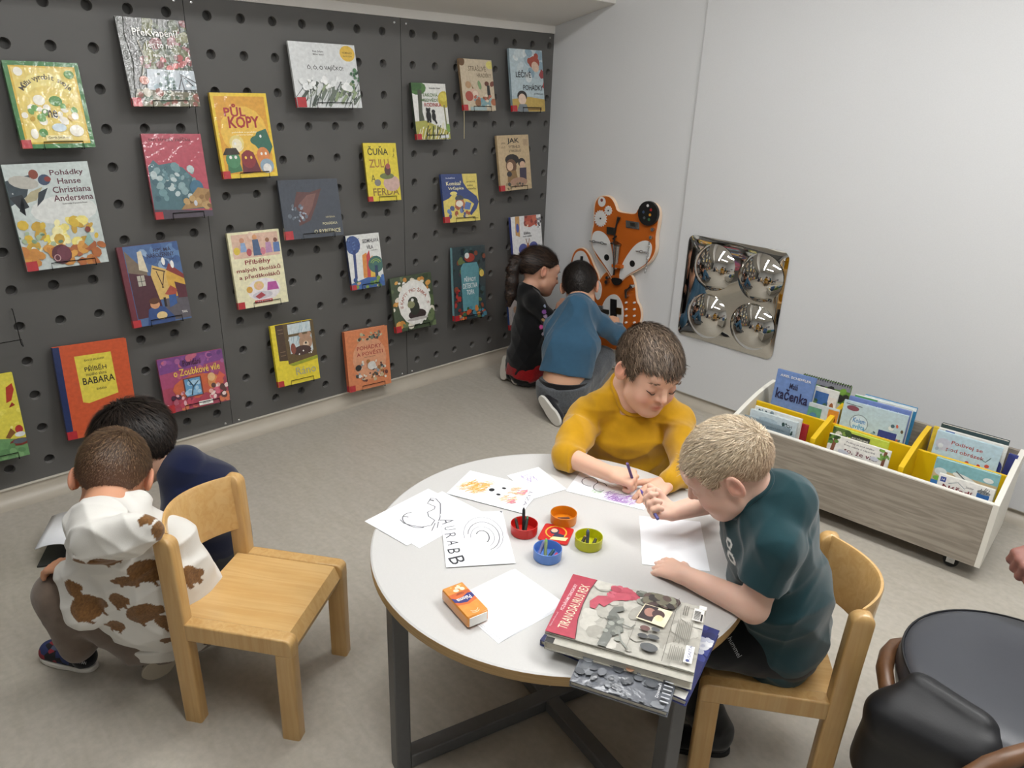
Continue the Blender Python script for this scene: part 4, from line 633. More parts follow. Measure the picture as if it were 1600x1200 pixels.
# ---- plastic lids holding crayons
CUPS = [((818.6, 832), '#c0201a', 'red'), ((880, 815), '#d07a12', 'orange'), ((919, 852), '#b8b814', 'yellow-green'), ((855, 871), '#5b84cc', 'blue')]
cupc = {}
for (p, c, nm) in CUPS:
    P = onz(*p, TZ); cupc[nm] = P
    o = MB().lathe([(0, 0.0003), (0.030, 0.0003), (0.0318, 0.002), (0.0325, 0.026), (0.0312, 0.0265), (0.0303, 0.025), (0.0298, 0.0035), (0, 0.003)], 40).build('crayon_cup', mat('plastic_' + nm, c, 0.3, spec=0.5), smooth=40, loc=P)
    tag(o, 'round %s plastic cup for crayons on the table' % nm, 'cup', 'plastic crayon cups')
def crayon(label, P, Q, col, wrap='#2a2a2e'):
    P, Q = np.array(P, float), np.array(Q, float); d = Q - P; L = np.linalg.norm(d); d = unit(d)
    t = thing('crayon', label, 'crayon', P, group='crayons')
    q = Vector((0, 0, 1)).rotation_difference(Vector(d)).to_matrix().to_4x4()
    MB().lathe([(0, 0), (0.0036, 0.0), (0.0038, 0.001), (0.0038, L * .84)], 12, q, cap1=True).build('paper_sleeve', mat('crayon_sleeve_' + wrap, wrap, 0.6), t)
    MB().lathe([(0.0036, L * .84), (0.0036, L * .89), (0.0014, L), (0, L)], 12, q).build('tip', mat('crayon_wax_' + col, col, 0.5), t)
    return t
rc, oc, yc, bc = cupc['red'], cupc['orange'], cupc['yellow-green'], cupc['blue']
crayon('tall black crayon leaning in the red cup', rc + (0.004, -.006, .008), rc + (-.010, .006, .062), '#1a1a1a', '#161616')
crayon('dark green crayon lying across the red cup', rc + (.016, -.014, .0085), rc + (-.002, .012, .040), '#2c6a4a', '#1c2a24')
crayon('dark brown crayon in the red cup, nearest the drawings', rc + (-.004, -.016, .010), rc + (-.024, -.006, .032), '#4a3024', '#33261e')
crayon('blue-grey crayon standing in the yellow-green cup', yc + (0.0, -.004, .008), yc + (-.006, .002, .040), '#5a6480', '#4a5068')
crayon('tan crayon in the yellow-green cup', yc + (-.006, -.020, .008), yc + (-.016, .008, .014), '#c99a5a', '#3a3226')
crayon('short olive crayon in the yellow-green cup', yc + (.016, -.004, .008), yc + (.006, .020, .014), '#7a7a2a', '#3a3a20')
crayon('pale green crayon sticking out of the blue cup', bc + (.006, -.014, .008), bc + (-.010, .004, .044), '#7ab05a', '#8a9a6a')
crayon('teal crayon lying in the blue cup', bc + (.012, -.012, .009), bc + (.004, .018, .016), '#1f6a6a', '#1c4048')
crayon('pink crayon stub in the blue cup', bc + (.020, -.002, .008), bc + (.014, .018, .011), '#d0406a', '#b03058')
crayon('violet-grey crayon in the blue cup, nearest the rings drawing', bc + (-.010, -.018, .010), bc + (-.018, .008, .034), '#6a6a9a', '#7a7ca8')
crayon('brown crayon piece in the orange cup', oc + (-.010, -.010, .008), oc + (.012, .010, .011), '#5a3420', '#6a3a18')
# red card between the cups
P = quad_on([(853, 817), (900.5, 827), (888, 860), (834, 839)], TZ + 0.001); c = sum(P) / 4; ex = unit(P[1] - P[0])
t = thing('playing_card', 'red square card with a yellow ring lying between the crayon cups', 'card', M=frame3(c, ex, np.cross((0, 0, 1), ex))); s = 0.036
MB().prism(rrect(-s, -s, s, s, .007), 0, 0.003).build('card_body', mat('red_card', '#c01d1a', 0.35, coat=0.4), t)
mb = MB(); art(mb, [('c', .48, .58, .34, .36, 0, 360, .05, '#e0b020'), ('e', .42, .62, .15, .17, '#2a3050'), ('e', .40, .66, .11, .12, '#e0b898'), ('p', [(.42, .3), (.5, .55), (.78, .5), (.8, .3)], '#2a3050'), ('p', [(.38, .1), (.44, .3), (.94, .4), (.9, .2)], '#efe0a0')], 2 * s, 2 * s, -s, -s, z=0.0031); mb.build('card_print', M_print, t, smooth=0, vcol=True)
# tissue pack
P = quad_on([(688, 920), (721, 906), (766, 954), (731.5, 967)], TZ + 0.030); c = sum(P) / 4 ; ex = unit((P[3] - P[0]) + (P[2] - P[1])); w = np.linalg.norm(P[3] - P[0]); h = np.linalg.norm(P[1] - P[0])
t = thing('tissue_pack', 'orange foil pack of paper tissues lying on the blank sheets', 'tissue pack', M=frame3((c[0], c[1], TZ + 0.0040), ex, np.cross((0, 0, 1), ex)))
w, h = w * 0.96, h * 0.93; H_ = 0.026
MB().prism(rrect(-w / 2, -h / 2, w / 2, h / 2, .004, 3), 0, H_).build('foil_wrap', mat('orange_foil', '#d98a28', 0.28, coat=0.8, coat_rough=0.12, bump=(60, 0.3, 0.003)), t, bevel=0.004, seg=3)
MB().prism(rrect(w / 2 - .001, -h / 2 + .004, w / 2 + .0012, h / 2 - .004, .001, 2), .003, H_ - .003).build('tissue_end', mat('tissue_white', '#ece9e2', 0.9), t)
mb = MB(); art(mb, [('r', .02, .02, .98, .98, '#d98e2e'), ('r', .26, .02, .36, .98, '#d2601e'), ('p', [(.32, .02), (.36, .5), (.34, .98), (.62, .98), (.66, .5), (.6, .02)], '#d8641c'), ('p', [(.62, .02), (.66, .5), (.6, .98), (.98, .98), (.98, .02)], '#e0942e'), ('p', [(.36, .02), (.44, .2), (.42, .5), (.36, .8), (.38, .98), (.5, .98), (.54, .8), (.6, .5), (.56, .2), (.5, .02)], '#2c2f7a'), ('t', 'Paloma', .48, .5, .30, .24, WH, -90, .02), ('r', .285, .38, .30, .62, '#7a2a12'), ('r', .315, .32, .33, .68, '#7a2a12'), ('s', 431, 8, .05, .2, .24, .8, .02, .05, ['#f0e2c4', '#e8b45a']), ('c', .8, .5, .1, .2, -60, 60, .012, '#f0e2c4'), ('c', .86, .5, .08, .2, -60, 60, .012, '#f0e2c4')], w, h, -w / 2, -h / 2, z=H_ + .0002); mb.build('pack_print', M_print, t, smooth=0, vcol=True)
# ---- pile of dinosaur books at the near edge of the table
def flatbook(label, pts, z, t, cov, ops, soft=None, grp='dinosaur books piled on the table', top=True):
    P = quad_on(pts, z + t); c = (P[2] + P[3]) / 2; ex = unit((P[1] - P[0]) + (P[2] - P[3])); ey = np.cross((0, 0, 1), ex)
    w = (np.linalg.norm(P[1] - P[0]) + np.linalg.norm(P[2] - P[3])) / 2; h = (np.linalg.norm(P[3] - P[0]) + np.linalg.norm(P[2] - P[1])) / 2; c = (sum(P) / 4) - ey * h / 2
    M = frame3((c[0], c[1], z + t), ex, ey); return book('hardback_book', label, M, w, h, t, cov, soft or cov, ops, red=False, group=grp), w, h
flatbook('dark blue book at the bottom of the pile on the table', [(900, 902), (1119, 986), (1079, 1095), (862, 1008)], TZ + 0.0004, .013, '#2c3570', [('s', 441, 20, .5, .5, 1, 1, .03, .06, ['#3a4690', '#2a3060']), ('e', .95, .72, .04, .07, '#dfe0e6'), ('s', 442, 8, .9, .62, 1, .82, .012, .03, ['#e6e6ea', '#c3c6d6']), ('r', .9, 0, .99, .10, '#e3e1dc')], '#262f66')
flatbook('grey painted dinosaur book sticking out below the pile', [(938, 962), (1085, 1003), (1032, 1110), (889, 1062)], TZ + 0.0140, .012, '#5c6068', [('s', 451, 90, 0, 0, .95, .6, .03, .07, ['#4a4e54', '#6a6e74', '#7c8086', '#3c4046', '#585c62']), ('s', 452, 40, .1, .45, .95, 1, .04, .09, ['#8a8ea8', '#a4a8bc', '#5f6278', '#b4b6c4', '#4a4a52']), ('e', .55, .5, .07, .13, '#b58a6e', 20), ('e', .53, .36, .05, .06, '#c99a7a'), ('e', .7, .48, .08, .1, '#9ab0d0'), ('p', [(.6, .6), (.86, .78), (.95, .62), (.8, .5)], '#2c2c34'), ('p', [(.78, .5), (.9, .7), (1, .6), (.98, .45)], '#b98a66'), ('e', .8, .42, .1, .06, '#c9a486', 30)] + [('r', .90, .06 + .05 * k, .985, .075 + .05 * k, '#b9bcc2') for k in range(10)] + [('t', 'Dinosauři', .86, .18, .2, .03, '#d8dade', 90)])
flatbook('beige-paged book directly under the topmost dinosaur book', [(892, 912), (1100, 966), (1083, 1066), (852, 1003)], TZ + 0.0262, .017, '#b5b2a6', [('r', .0, .0, .06, .08, '#2a2a2a')], '#a8a598')
flatbook('topmost dinosaur book with red left band and skeleton pictures', [(894, 898), (1102, 950), (1087, 1053), (853, 987)], TZ + 0.0434, .006, '#b3b0a6', [
  ('r', 0, 0, 1, 1, '#b4b1a7'), ('s', 461, 40, .2, .0, 1, 1, .05, .1, ['#b9b6ac', '#aaa79d', '#c3c0b6', '#a29f95']), ('p', [(0, 0), (0, 1), (.19, 1), (.17, .8), (.165, .55), (.175, .3), (.21, 0)][::-1], '#b3334a'), ('l', [(.19, 1), (.168, .8), (.164, .55), (.174, .3), (.212, 0)], .006, '#5a2a30'), ('t', 'TIRANOSAURUS REX', .112, .48, .52, .10, '#e9dfc0', 87, .0), ('t', 'POZNÁVÁME DINOSAURY', .045, .6, .32, .045, '#ead6d8', 87, .005), ('t', 'Objevte svět dinosaurů', .02, .2, .16, .025, '#e0c0c6', 87, 0),
  ('p', [(.2, .62), (.24, .74), (.32, .78), (.34, .95), (.42, 1), (.52, .92), (.54, .84), (.46, .8), (.36, .72), (.31, .58), (.27, .62), (.26, .52), (.22, .52)], '#b8475a'), ('s', 462, 12, .32, .78, .52, .98, .02, .04, ['#c4566a', '#a83a4e', '#b8475a']), ('s', 463, 18, .5, .8, .64, 1, .015, .03, ['#7a7d74', '#55584f', '#8d9086']), ('p', [(.36, .0), (.38, .3), (.36, .5), (.38, .62), (.44, .66), (.46, .6), (.41, .54), (.46, .44), (.5, .28), (.44, .2), (.42, .0)], '#6f726c'), ('s', 464, 14, .38, .15, .48, .5, .015, .03, ['#85887f', '#5d605a', '#9a9d94']), ('l', [(.46, .3), (.5, .14), (.56, .05)], .014, '#8a8d85'), ('l', [(.47, .38), (.54, .36), (.56, .42)], .012, '#6f726c'),
  ('s', 465, 30, .58, .8, .78, 1, .03, .05, ['#4a3836', '#5d4a44', '#36302e', '#6f6a58', '#8a8a76']), ('p', [(.55, .52), (.58, .78), (.78, .76), (.75, .48)], '#e8dcba'), ('p', [(.557, .535), (.585, .77), (.68, .765), (.66, .52)], '#33262a'), ('e', .63, .66, .04, .07, '#a87a6a'), ('e', .69, .66, .045, .07, '#4a3234'), ('e', .70, .60, .03, .05, '#e3cfa0'), ('e', .63, .4, .035, .04, '#6a4a46'), ('e', .70, .42, .03, .03, '#55585a'), ('e', .63, .28, .035, .035, '#4a4c4e'), ('e', .7, .3, .04, .035, '#55585a'), ('e', .69, .14, .06, .06, '#5a5d5f'), ('l', [(.79, 0), (.80, 1)], .004, '#6a6860'), ('l', [(.55, .0), (.56, .46)], .003, '#7a786f')]
  + [('r', .83 + .012 * k, .30 + .03 * (k % 3), .836 + .012 * k, .66, '#8a887e') for k in range(9)] + [('r', .82 + .012 * k, .05, .826 + .012 * k, .26 - .02 * (k % 2), '#8f8d83') for k in range(8)] + [('r', .85 + .014 * k, .74, .856 + .014 * k, .9, '#6f6d64') for k in range(3)]
  + [('r', .92, .70, .99, .9, '#e8e6e0')] + [('r', .926, .72 + .013 * k, .968, .727 + .013 * k, '#2a2a2a') for k in range(11)] + [('r', .972, .71, .985, .82, '#2a2a2a'), ('r', .95, .9, 1, .96, WH), ('r', .92, .06, .975, .30, WH), ('t', 'SUSAETA', .95, .19, .16, .03, '#4a5a8a', 90), ('e', .945, .09, .012, .02, '#3a4a86')])

# ================================================================ domed mirror on the white wall
M_mirror = mat('mirror_steel', '#d6d4cf', 0.025, metal=1.0)
mx0, mx1, mz0, mz1 = 0.984, 1.504, 0.352, 0.858
t = thing('dome_mirror', 'square polished metal mirror with four round domes on the white wall', 'mirror', ((mx0 + mx1) / 2, -0.0165, (mz0 + mz1) / 2))
a, b, n, rr = (mx1 - mx0) / 2, (mz1 - mz0) / 2, 40, 0.035
mb = MB(); vs = []
for i in range(n + 1):
    for j in range(n + 1):
        x, z = (i / n * 2 - 1) * a, (j / n * 2 - 1) * b; dx, dz = abs(x) - (a - rr), abs(z) - (b - rr)
        if dx > 0 and dz > 0:
            m_ = max(dx, dz); l_ = math.hypot(dx, dz); q = m_ / l_; x = math.copysign(a - rr + dx * q, x); z = math.copysign(b - rr + dz * q, z)
        u, v = x / a, z / b; vs.append((x, -0.020 + 0.015 * max(abs(u), abs(v)) ** 7 * (1.0) + 0.0006 * math.sin(5 * u + 3 * v), z))
mb.add(vs, [(i * (n + 1) + j, (i + 1) * (n + 1) + j, (i + 1) * (n + 1) + j + 1, i * (n + 1) + j + 1) for i in range(n) for j in range(n)]).build('mirror_sheet', M_mirror, t, smooth=60)
for (cx, cz) in ((1116.6, 418), (1188.5, 434), (1105, 493), (1175, 510)):
    P = ony(cx, cz, -0.03); Rr, hh = 0.112, 0.052; RS = (Rr * Rr + hh * hh) / (2 * hh); am = math.asin(Rr / RS)
    pr = [(RS * math.sin(am * k / 14), RS * math.cos(am * k / 14) - (RS - hh)) for k in range(15)]
    MB().lathe(pr, 48, Matrix.Translation((P[0] - (mx0 + mx1) / 2, -0.0185, P[2] - (mz0 + mz1) / 2)) @ Matrix.Rotation(math.pi / 2, 4, 'X')).build('mirror_dome', M_mirror, t, smooth=80)

# ================================================================ fox busy board on the white wall
M_or = mat('orange_board', '#b85c12', 0.5); M_ore = mat('pale_board_edge', '#e6cdb4', 0.6); M_wb = mat('white_board', '#dcdcda', 0.5); M_bk = mat('black_plastic', '#151515', 0.45); M_st = mat('bright_steel', '#c2c2c4', 0.22, metal=1.0)
FX = thing('busy_board', 'orange fox-shaped busy board with gears, latches and chains', 'busy board', (0.56, 0.0, 0.55))
XZ = Matrix(((1, 0, 0, -0.56), (0, 0, -1, 0), (0, 1, 0, -0.55), (0, 0, 0, 1)))       # polygon (x, z) extruded towards the room
def fp(pts, d=0.02):     # crop of the fox: 900..1060 x 290..560
    return [(lambda P: (P[0], P[2]))(ony(900 + x * .225, 290 + y * .225, -d)) for x, y in pts]
def board(name, pts, z0, z1, m, it=2, bev=0.0, parent=None, sub=None):
    p = smoothpoly(fp(pts, z1), it) if it else fp(pts, z1)
    return MB().prism(p, z0, z1, XZ).build(name, m, parent or FX, smooth=40, bevel=bev)
HEAD = [(122, 200), (125, 125), (145, 80), (195, 64), (240, 78), (268, 125), (282, 178), (350, 190), (416, 197), (432, 160), (462, 124), (510, 113), (555, 128), (580, 180), (574, 260), (558, 340), (556, 380), (558, 440), (540, 495), (500, 545), (430, 592), (365, 622), (325, 655), (290, 690), (262, 688), (236, 630), (190, 560), (140, 500), (112, 430), (102, 370), (110, 305), (120, 270)]
BODY = [(165, 640), (215, 585), (300, 560), (388, 612), (412, 690), (420, 800), (445, 835), (458, 905), (440, 965), (470, 990), (440, 1060), (425, 1110), (335, 1160), (180, 1118), (60, 1075), (-40, 1010), (-60, 900), (20, 800), (120, 740)]
TAIL = [(-45, 640), (-40, 540), (-20, 460), (15, 430), (55, 432), (95, 480), (125, 560), (165, 640), (160, 760), (120, 900), (40, 960), (-30, 860), (-52, 740)]
for nm, pts, dz in (('tail_board', TAIL, 0.0), ('body_board', BODY, 0.001), ('head_board', HEAD, 0.010)):
    board(nm, pts, 0.0042, 0.020 + dz, M_ore, bev=0)
    cx = sum(p[0] for p in pts) / len(pts); cy = sum(p[1] for p in pts) / len(pts)
    o = board(nm + '_face' if False else 'painted_face', [(cx + (x - cx) * .972, cy + (y - cy) * .978) for x, y in pts], 0.0201 + dz, 0.0212 + dz, M_or)
board('tail_tip', [(-38, 640), (-30, 540), (-8, 470), (25, 448), (60, 460), (85, 510), (106, 575), (80, 570), (60, 590), (30, 580), (10, 600), (-15, 590)], .0213, .0232, M_wb)
board('cheek', [(108, 380), (116, 325), (150, 310), (195, 325), (235, 380), (250, 460), (262, 560), (250, 640), (225, 590), (170, 510), (120, 440)], .0313, .0335, M_wb)
board('cheek', [(300, 655), (300, 600), (330, 520), (390, 430), (440, 388), (490, 378), (522, 400), (528, 450), (500, 530), (430, 580), (360, 615), (325, 650)], .0313, .0335, M_wb)
board('nose', [(240, 640), (280, 638), (322, 655), (305, 688), (275, 694), (252, 680)], .0336, .040, M_bk)
board('belly', [(175, 850), (200, 790), (240, 755), (280, 755), (315, 800), (330, 870), (325, 960), (300, 1020), (200, 1010), (170, 930)], .0223, .026, M_wb)
def disc(name, x, y, r, z0, z1, m, n=24, teeth=0, parent=None):
    (cx, cz), = fp([(x, y)], z1); R_ = r * .225 * 0.00345
    if teeth: pl = [(cx + R_ * (1.0 if (k % 4) < 2 else .84) * math.cos(2 * math.pi * k / (4 * teeth)), cz + R_ * (1.0 if (k % 4) < 2 else .84) * math.sin(2 * math.pi * k / (4 * teeth))) for k in range(4 * teeth)]
    else: pl = [(cx + R_ * math.cos(2 * math.pi * k / n), cz + R_ * math.sin(2 * math.pi * k / n)) for k in range(n)]
    return MB().prism(pl, z0, z1, XZ).build(name, m, parent or FX, smooth=30)
for x, y in ((212, 498), (390, 541)): disc('eye', x, y, 22, .0336, .0345, M_bk)
g = disc('gear', 168, 228, 56, .0313, .036, M_wb, teeth=18); disc('axle', 168, 228, 6, .0361, .039, M_bk, parent=g)
g = disc('gear', 222, 173, 32, .0313, .036, M_wb, teeth=11); disc('axle', 222, 173, 5, .0361, .039, M_bk, parent=g)
g = disc('maker_badge', 178, 112, 33, .0313, .033, M_wb); disc('badge_mark', 178, 100, 11, .0331, .0335, mat('badge_red', '#8a4a44', 0.5), parent=g)
g = disc('black_dial', 497, 193, 78, .0313, .048, M_bk)
for k, (dx, dy, cc) in enumerate(((0, -55, '#d8d8d8'), (22, -25, '#a82a2a'), (15, 10, '#c98a2a'), (8, 42, '#3a6a4a'), (-30, -10, '#3a4a6a'), (-25, 30, '#55585a'))): disc('stud', 497 + dx, 193 + dy, 9, .0481, .050, mat('stud_' + cc, cc, 0.3), 10, parent=g)
def plate(name, x0, y0, x1, y1, z0, z1, m, parent=None): return board(name, [(x0, y0), (x1, y0 + (x1 - x0) * .16), (x1, y1 + (x1 - x0) * .16), (x0, y1)], z0, z1, m, it=0, parent=parent, bev=0.0005)
p = plate('hinge', 345, 240, 438, 290, .0313, .035, M_st); plate('hinge_barrel', 375, 255, 410, 280, .0351, .041, mat('dull_steel', '#6a6a66', 0.35, metal=1.0), p)
plate('catch', 212, 285, 262, 335, .0313, .042, mat('dull_steel'))
plate('lock_plate', 275, 845, 312, 890, .0261, .031, mat('brass_lock', '#8a6a3a', 0.35, metal=1.0))
plate('latch', 140, 850, 225, 880, .0261, .033, mat('dull_steel')); plate('latch', 155, 830, 185, 860, .0331, .040, M_st)
plate('strap', 237, 785, 280, 990, .0261, .031, M_bk)
def P3(x, y, d): P = ony(900 + x * .225, 290 + y * .225, -d); return (P[0] - .56, P[1], P[2] - .55)
MB().tube([P3(284, 405, .05), P3(272, 575, .05)], [.021, .012], 14).build('metal_funnel', M_st, FX)
MB().tube([P3(281, 408, .05), P3(285, 398, .05)], [.024, .024], 14).build('funnel_rim', mat('dull_steel'), FX)
plate('funnel_holder', 246, 545, 308, 566, .0313, .062, M_or)
for pts in ([(262, 620), (265, 580)], [(265, 420), (268, 330), (292, 215)], [(270, 330), (280, 270), (305, 220)], [(240, 400), (290, 400)], [(255, 370), (280, 350)]): MB().tube([P3(x, y, .045) for x, y in pts], .0045, 6).build('black_cord', M_bk, FX)
def chain(pts, r=.006, d=.042):
    for (x0, y0), (x1, y1) in zip(pts, pts[1:]):
        A, B = np.array(P3(x0, y0, d)), np.array(P3(x1, y1, d)); n = max(2, int(np.linalg.norm(B - A) / (r * 2.4)))
        for k in range(n):
            c = A + (B - A) * (k + .5) / n; e = unit(B - A); f = unit(np.cross(e, (0, 1, 0))) if k % 2 else np.array((0, 1.0, 0))
            MB().tube([c + 1.5 * r * math.cos(q) * e + .75 * r * math.sin(q) * f for q in [j * math.pi / 4 for j in range(8)]], r * .3, 5, closed=True).build('chain_link', M_st, FX)
chain([(95, 383), (150, 390), (210, 405)], .0075); chain([(415, 452), (490, 462)], .0075); chain([(508, 390), (490, 545), (480, 610)], .006)
for x, y, r in ((527, 305, 12), (515, 360, 12), (212, 640, 12), (207, 670, 14), (380, 700, 14), (345, 730, 12), (345, 770, 10)): disc('swivel_hook', x, y, r, .0225 if y > 600 else .0313, .044, M_st, 12)
MB().tube([P3(385, 695, .046), P3(345, 735, .046), P3(345, 780, .046)], .006, 8).build('carabiner', mat('dull_steel'), FX)
for k in range(4):
    for x in (343, 400): disc('peg', x, 813 + 46 * k, 7, .0223, .034, M_wb, 10)
board('paw', [(330, 1150), (325, 1060), (345, 995), (355, 1030), (370, 1000), (385, 1030), (400, 1020), (410, 1060), (400, 1120)], .0223, .0245, M_bk, it=0)
disc('castor_wheel', 362, 1085, 24, .0246, .05, M_st); disc('key_ring', 40, 530, 14, .0233, .03, M_bk); MB().tube([P3(40, 490, .03), P3(35, 560, .03), P3(20, 610, .03)], .008, 6).build('key_bundle', M_bk, FX)
disc('rocket_cutout', 150, 730, 30, .0223, .027, M_wb); board('rocket_cutout', [(135, 660), (165, 660), (180, 720), (165, 790), (140, 795), (125, 730)], .0223, .0262, M_wb)

# ================================================================ black upholstered chair, lower right
CS = (2.875, -1.592); ZS = 0.432
ch = thing('upholstered_chair', 'black leather seat with bent brown wood frame in the lower right corner', 'chair', (*CS, 0))
pr = [(0, ZS + .008), (.10, ZS + .007), (.17, ZS + .003), (.205, ZS - .003), (.222, ZS - .012), (.229, ZS - .024), (.232, ZS - .05), (.228, ZS - .08), (.21, ZS - .095), (0, ZS - .095)]
MB().lathe(pr, 64).build('seat_cushion', M_leather, ch, smooth=70)
MB().tube([(.226 * math.cos(a), .226 * math.sin(a), ZS - .013) for a in [k * math.pi / 32 for k in range(64)]], .0028, 6, closed=True).build('piping', M_leather2, ch)
for k in range(4):
    a = math.radians(35 + 90 * k); MB().tube([(.17 * math.cos(a), .17 * math.sin(a), ZS - .09), (.21 * math.cos(a), .21 * math.sin(a), 0)], [.017, .013], 12).build('leg', M_walnut, ch)
def L3(x, y, z): P = onz(x, y, z); return (P[0] - CS[0], P[1] - CS[1], P[2])
MB().tube([L3(1411, 1003, .36), L3(1398, 1008, .365), L3(1387, 1022, .37), L3(1382, 1045, .37), L3(1386, 1075, .36), L3(1400, 1110, .34)], [.010, .015, .017, .0175, .017, .015], 14).build('bent_arm', M_walnut, ch, smooth=60)
MB().tube([L3(1500, 1225, .36), L3(1545, 1196, .40), L3(1580, 1184, .415), L3(1640, 1165, .42)], .018, 14).build('bent_arm', M_walnut, ch, smooth=60)
# ================================================================ people: smooth bodies grown from blended limbs
class Sdf:
    def __init__(s): s.p = []; s.bump = []
    def cap(s, a, b, ra, rb=None, k=0.012, op='u', e=None, sc=1.0, flat=0):
        s.p.append(('c', np.array(a, float), np.array(b, float), ra, ra if rb is None else rb, k, op, None if e is None else unit(e), sc, flat)); return s
    def chain(s, pts, rs, k=0.012, op='u', e=None, sc=1.0):
        for i in range(len(pts) - 1): s.cap(pts[i], pts[i + 1], rs[i], rs[i + 1], k, op, e, sc)
        return s
    def ell(s, c, r, A, k=0.008, op='u'):       # A: 3x3 rows = axes
        s.p.append(('e', np.array(c, float), np.array(r, float), np.array(A, float), k, op)); return s
    def cut(s, P, N, k=0.002): s.p.append(('h', np.array(P, float), unit(N), k)); return s     # removes the side N points to
    def mesh(s, vox, wr=None, seed=0, wdir=None):
        lo = np.full(3, 1e9); hi = -lo
        for p in s.p:
            if p[0] == 'c' and p[6] == 'u':
                m = max(p[3], p[4]) * max(1, p[8]); lo = np.minimum(lo, np.minimum(p[1], p[2]) - m); hi = np.maximum(hi, np.maximum(p[1], p[2]) + m)
            elif p[0] == 'e' and p[5] == 'u': m = p[2].max(); lo = np.minimum(lo, p[1] - m); hi = np.maximum(hi, p[1] + m)
        lo -= 0.012; hi += 0.012; n = np.ceil((hi - lo) / vox).astype(int) + 1
        ax = [(lo[i] + vox * np.arange(n[i])).astype(np.float32) for i in range(3)]
        D = np.full(n, 0.05, np.float32)
        for p in s.p:
            if p[0] == 'h':
                d = ((ax[0] - p[1][0]) * p[2][0])[:, None, None] + ((ax[1] - p[1][1]) * p[2][1])[None, :, None] + ((ax[2] - p[1][2]) * p[2][2])[None, None, :]
                D = np.maximum(D, d.astype(np.float32)); continue
            k = p[5] if p[0] == 'c' else p[4]; op = p[6] if p[0] == 'c' else p[5]
            m = (max(p[3], p[4]) * max(1, p[8]) if p[0] == 'c' else p[2].max()) + k + 3 * vox
            b0 = np.minimum(p[1], p[2]) - m if p[0] == 'c' else p[1] - m; b1 = np.maximum(p[1], p[2]) + m if p[0] == 'c' else p[1] + m
            i0 = np.clip(((b0 - lo) / vox).astype(int), 0, n); i1 = np.clip(((b1 - lo) / vox).astype(int) + 2, 0, n)
            if (i1 <= i0).any(): continue
            sl = tuple(slice(a, b) for a, b in zip(i0, i1)); X, Y, Z = ax[0][sl[0]][:, None, None], ax[1][sl[1]][None, :, None], ax[2][sl[2]][None, None, :]
            if p[0] == 'c':
                a, b, ra, rb, e, sc, flat = p[1], p[2], p[3], p[4], p[7], p[8], p[9]
                ab = b - a; L2 = float(ab @ ab) + 1e-12; px_, py_, pz_ = X - a[0], Y - a[1], Z - a[2]
                t = (px_ * ab[0] + py_ * ab[1] + pz_ * ab[2]) / L2; tc = np.clip(t, 0, 1)
                vx, vy, vz = px_ - tc * ab[0], py_ - tc * ab[1], pz_ - tc * ab[2]
                if e is not None:
                    q = (vx * e[0] + vy * e[1] + vz * e[2]) * (1 - 1 / sc); vx, vy, vz = vx - q * e[0], vy - q * e[1], vz - q * e[2]
                dd = np.sqrt(vx * vx + vy * vy + vz * vz) - (ra + tc * (rb - ra))
                if flat: Ls = math.sqrt(L2); dd = np.maximum(dd, np.maximum(-t if flat & 1 else -9, (t - 1) if flat & 2 else -9) * Ls)
            else:
                c, r, A = p[1], p[2], p[3]; x, y, z = X - c[0], Y - c[1], Z - c[2]
                u = (x * A[0][0] + y * A[0][1] + z * A[0][2]) / r[0]; v = (x * A[1][0] + y * A[1][1] + z * A[1][2]) / r[1]; w = (x * A[2][0] + y * A[2][1] + z * A[2][2]) / r[2]
                q = np.sqrt(u * u + v * v + w * w); g = np.sqrt((u / r[0]) ** 2 + (v / r[1]) ** 2 + (w / r[2]) ** 2) + 1e-9
                dd = q * (q - 1) / g
            cur = D[sl]; dd = dd.astype(np.float32)
            if op == 'u': h = np.clip(.5 + .5 * (cur - dd) / k, 0, 1); D[sl] = cur * (1 - h) + dd * h - k * h * (1 - h)
            else: h = np.clip(.5 - .5 * (cur + dd) / k, 0, 1); D[sl] = cur * (1 - h) - dd * h + k * h * (1 - h)
        if wr is not None and wr > 0:
            rg = np.random.RandomState(seed); M = np.abs(D) < 0.03; I = np.nonzero(M)
            P = np.stack([ax[i][I[i]] for i in range(3)], 1); dsp = np.zeros(len(P))
            for j in range(6):
                d = unit(rg.normal(size=3)) if wdir is None else unit(np.array(wdir) + .5 * rg.normal(size=3)); d2 = unit(rg.normal(size=3)); d3 = unit(rg.normal(size=3)); f = rg.uniform(22, 48)
                rid = (1 - np.abs(np.sin(P @ d * f + 1.3 * np.sin(P @ d2 * 22 + rg.uniform(0, 6)) + rg.uniform(0, 6)))) ** 1.6
                dsp -= rid * np.clip(np.sin(P @ d3 * 14 + rg.uniform(0, 6)) + .2, 0, 1)
            D[I] += (wr * (dsp + .25)).astype(np.float32)
        for f in s.bump: f(D, ax)
        # surface nets
        ins = D < 0; c = np.zeros(n - 1, np.int8)
        for i in (0, 1):
            for j in (0, 1):
                for k in (0, 1): c += ins[i:n[0] - 1 + i, j:n[1] - 1 + j, k:n[2] - 1 + k]
        cell = (c > 0) & (c < 8); idx = np.full(n - 1, -1, np.int64); ci = np.argwhere(cell); idx[cell] = np.arange(len(ci))
        acc = np.zeros((len(ci), 3)); cnt = np.zeros(len(ci))
        cor = [(i, j, k) for i in (0, 1) for j in (0, 1) for k in (0, 1)]
        val = {q: D[ci[:, 0] + q[0], ci[:, 1] + q[1], ci[:, 2] + q[2]].astype(float) for q in cor}
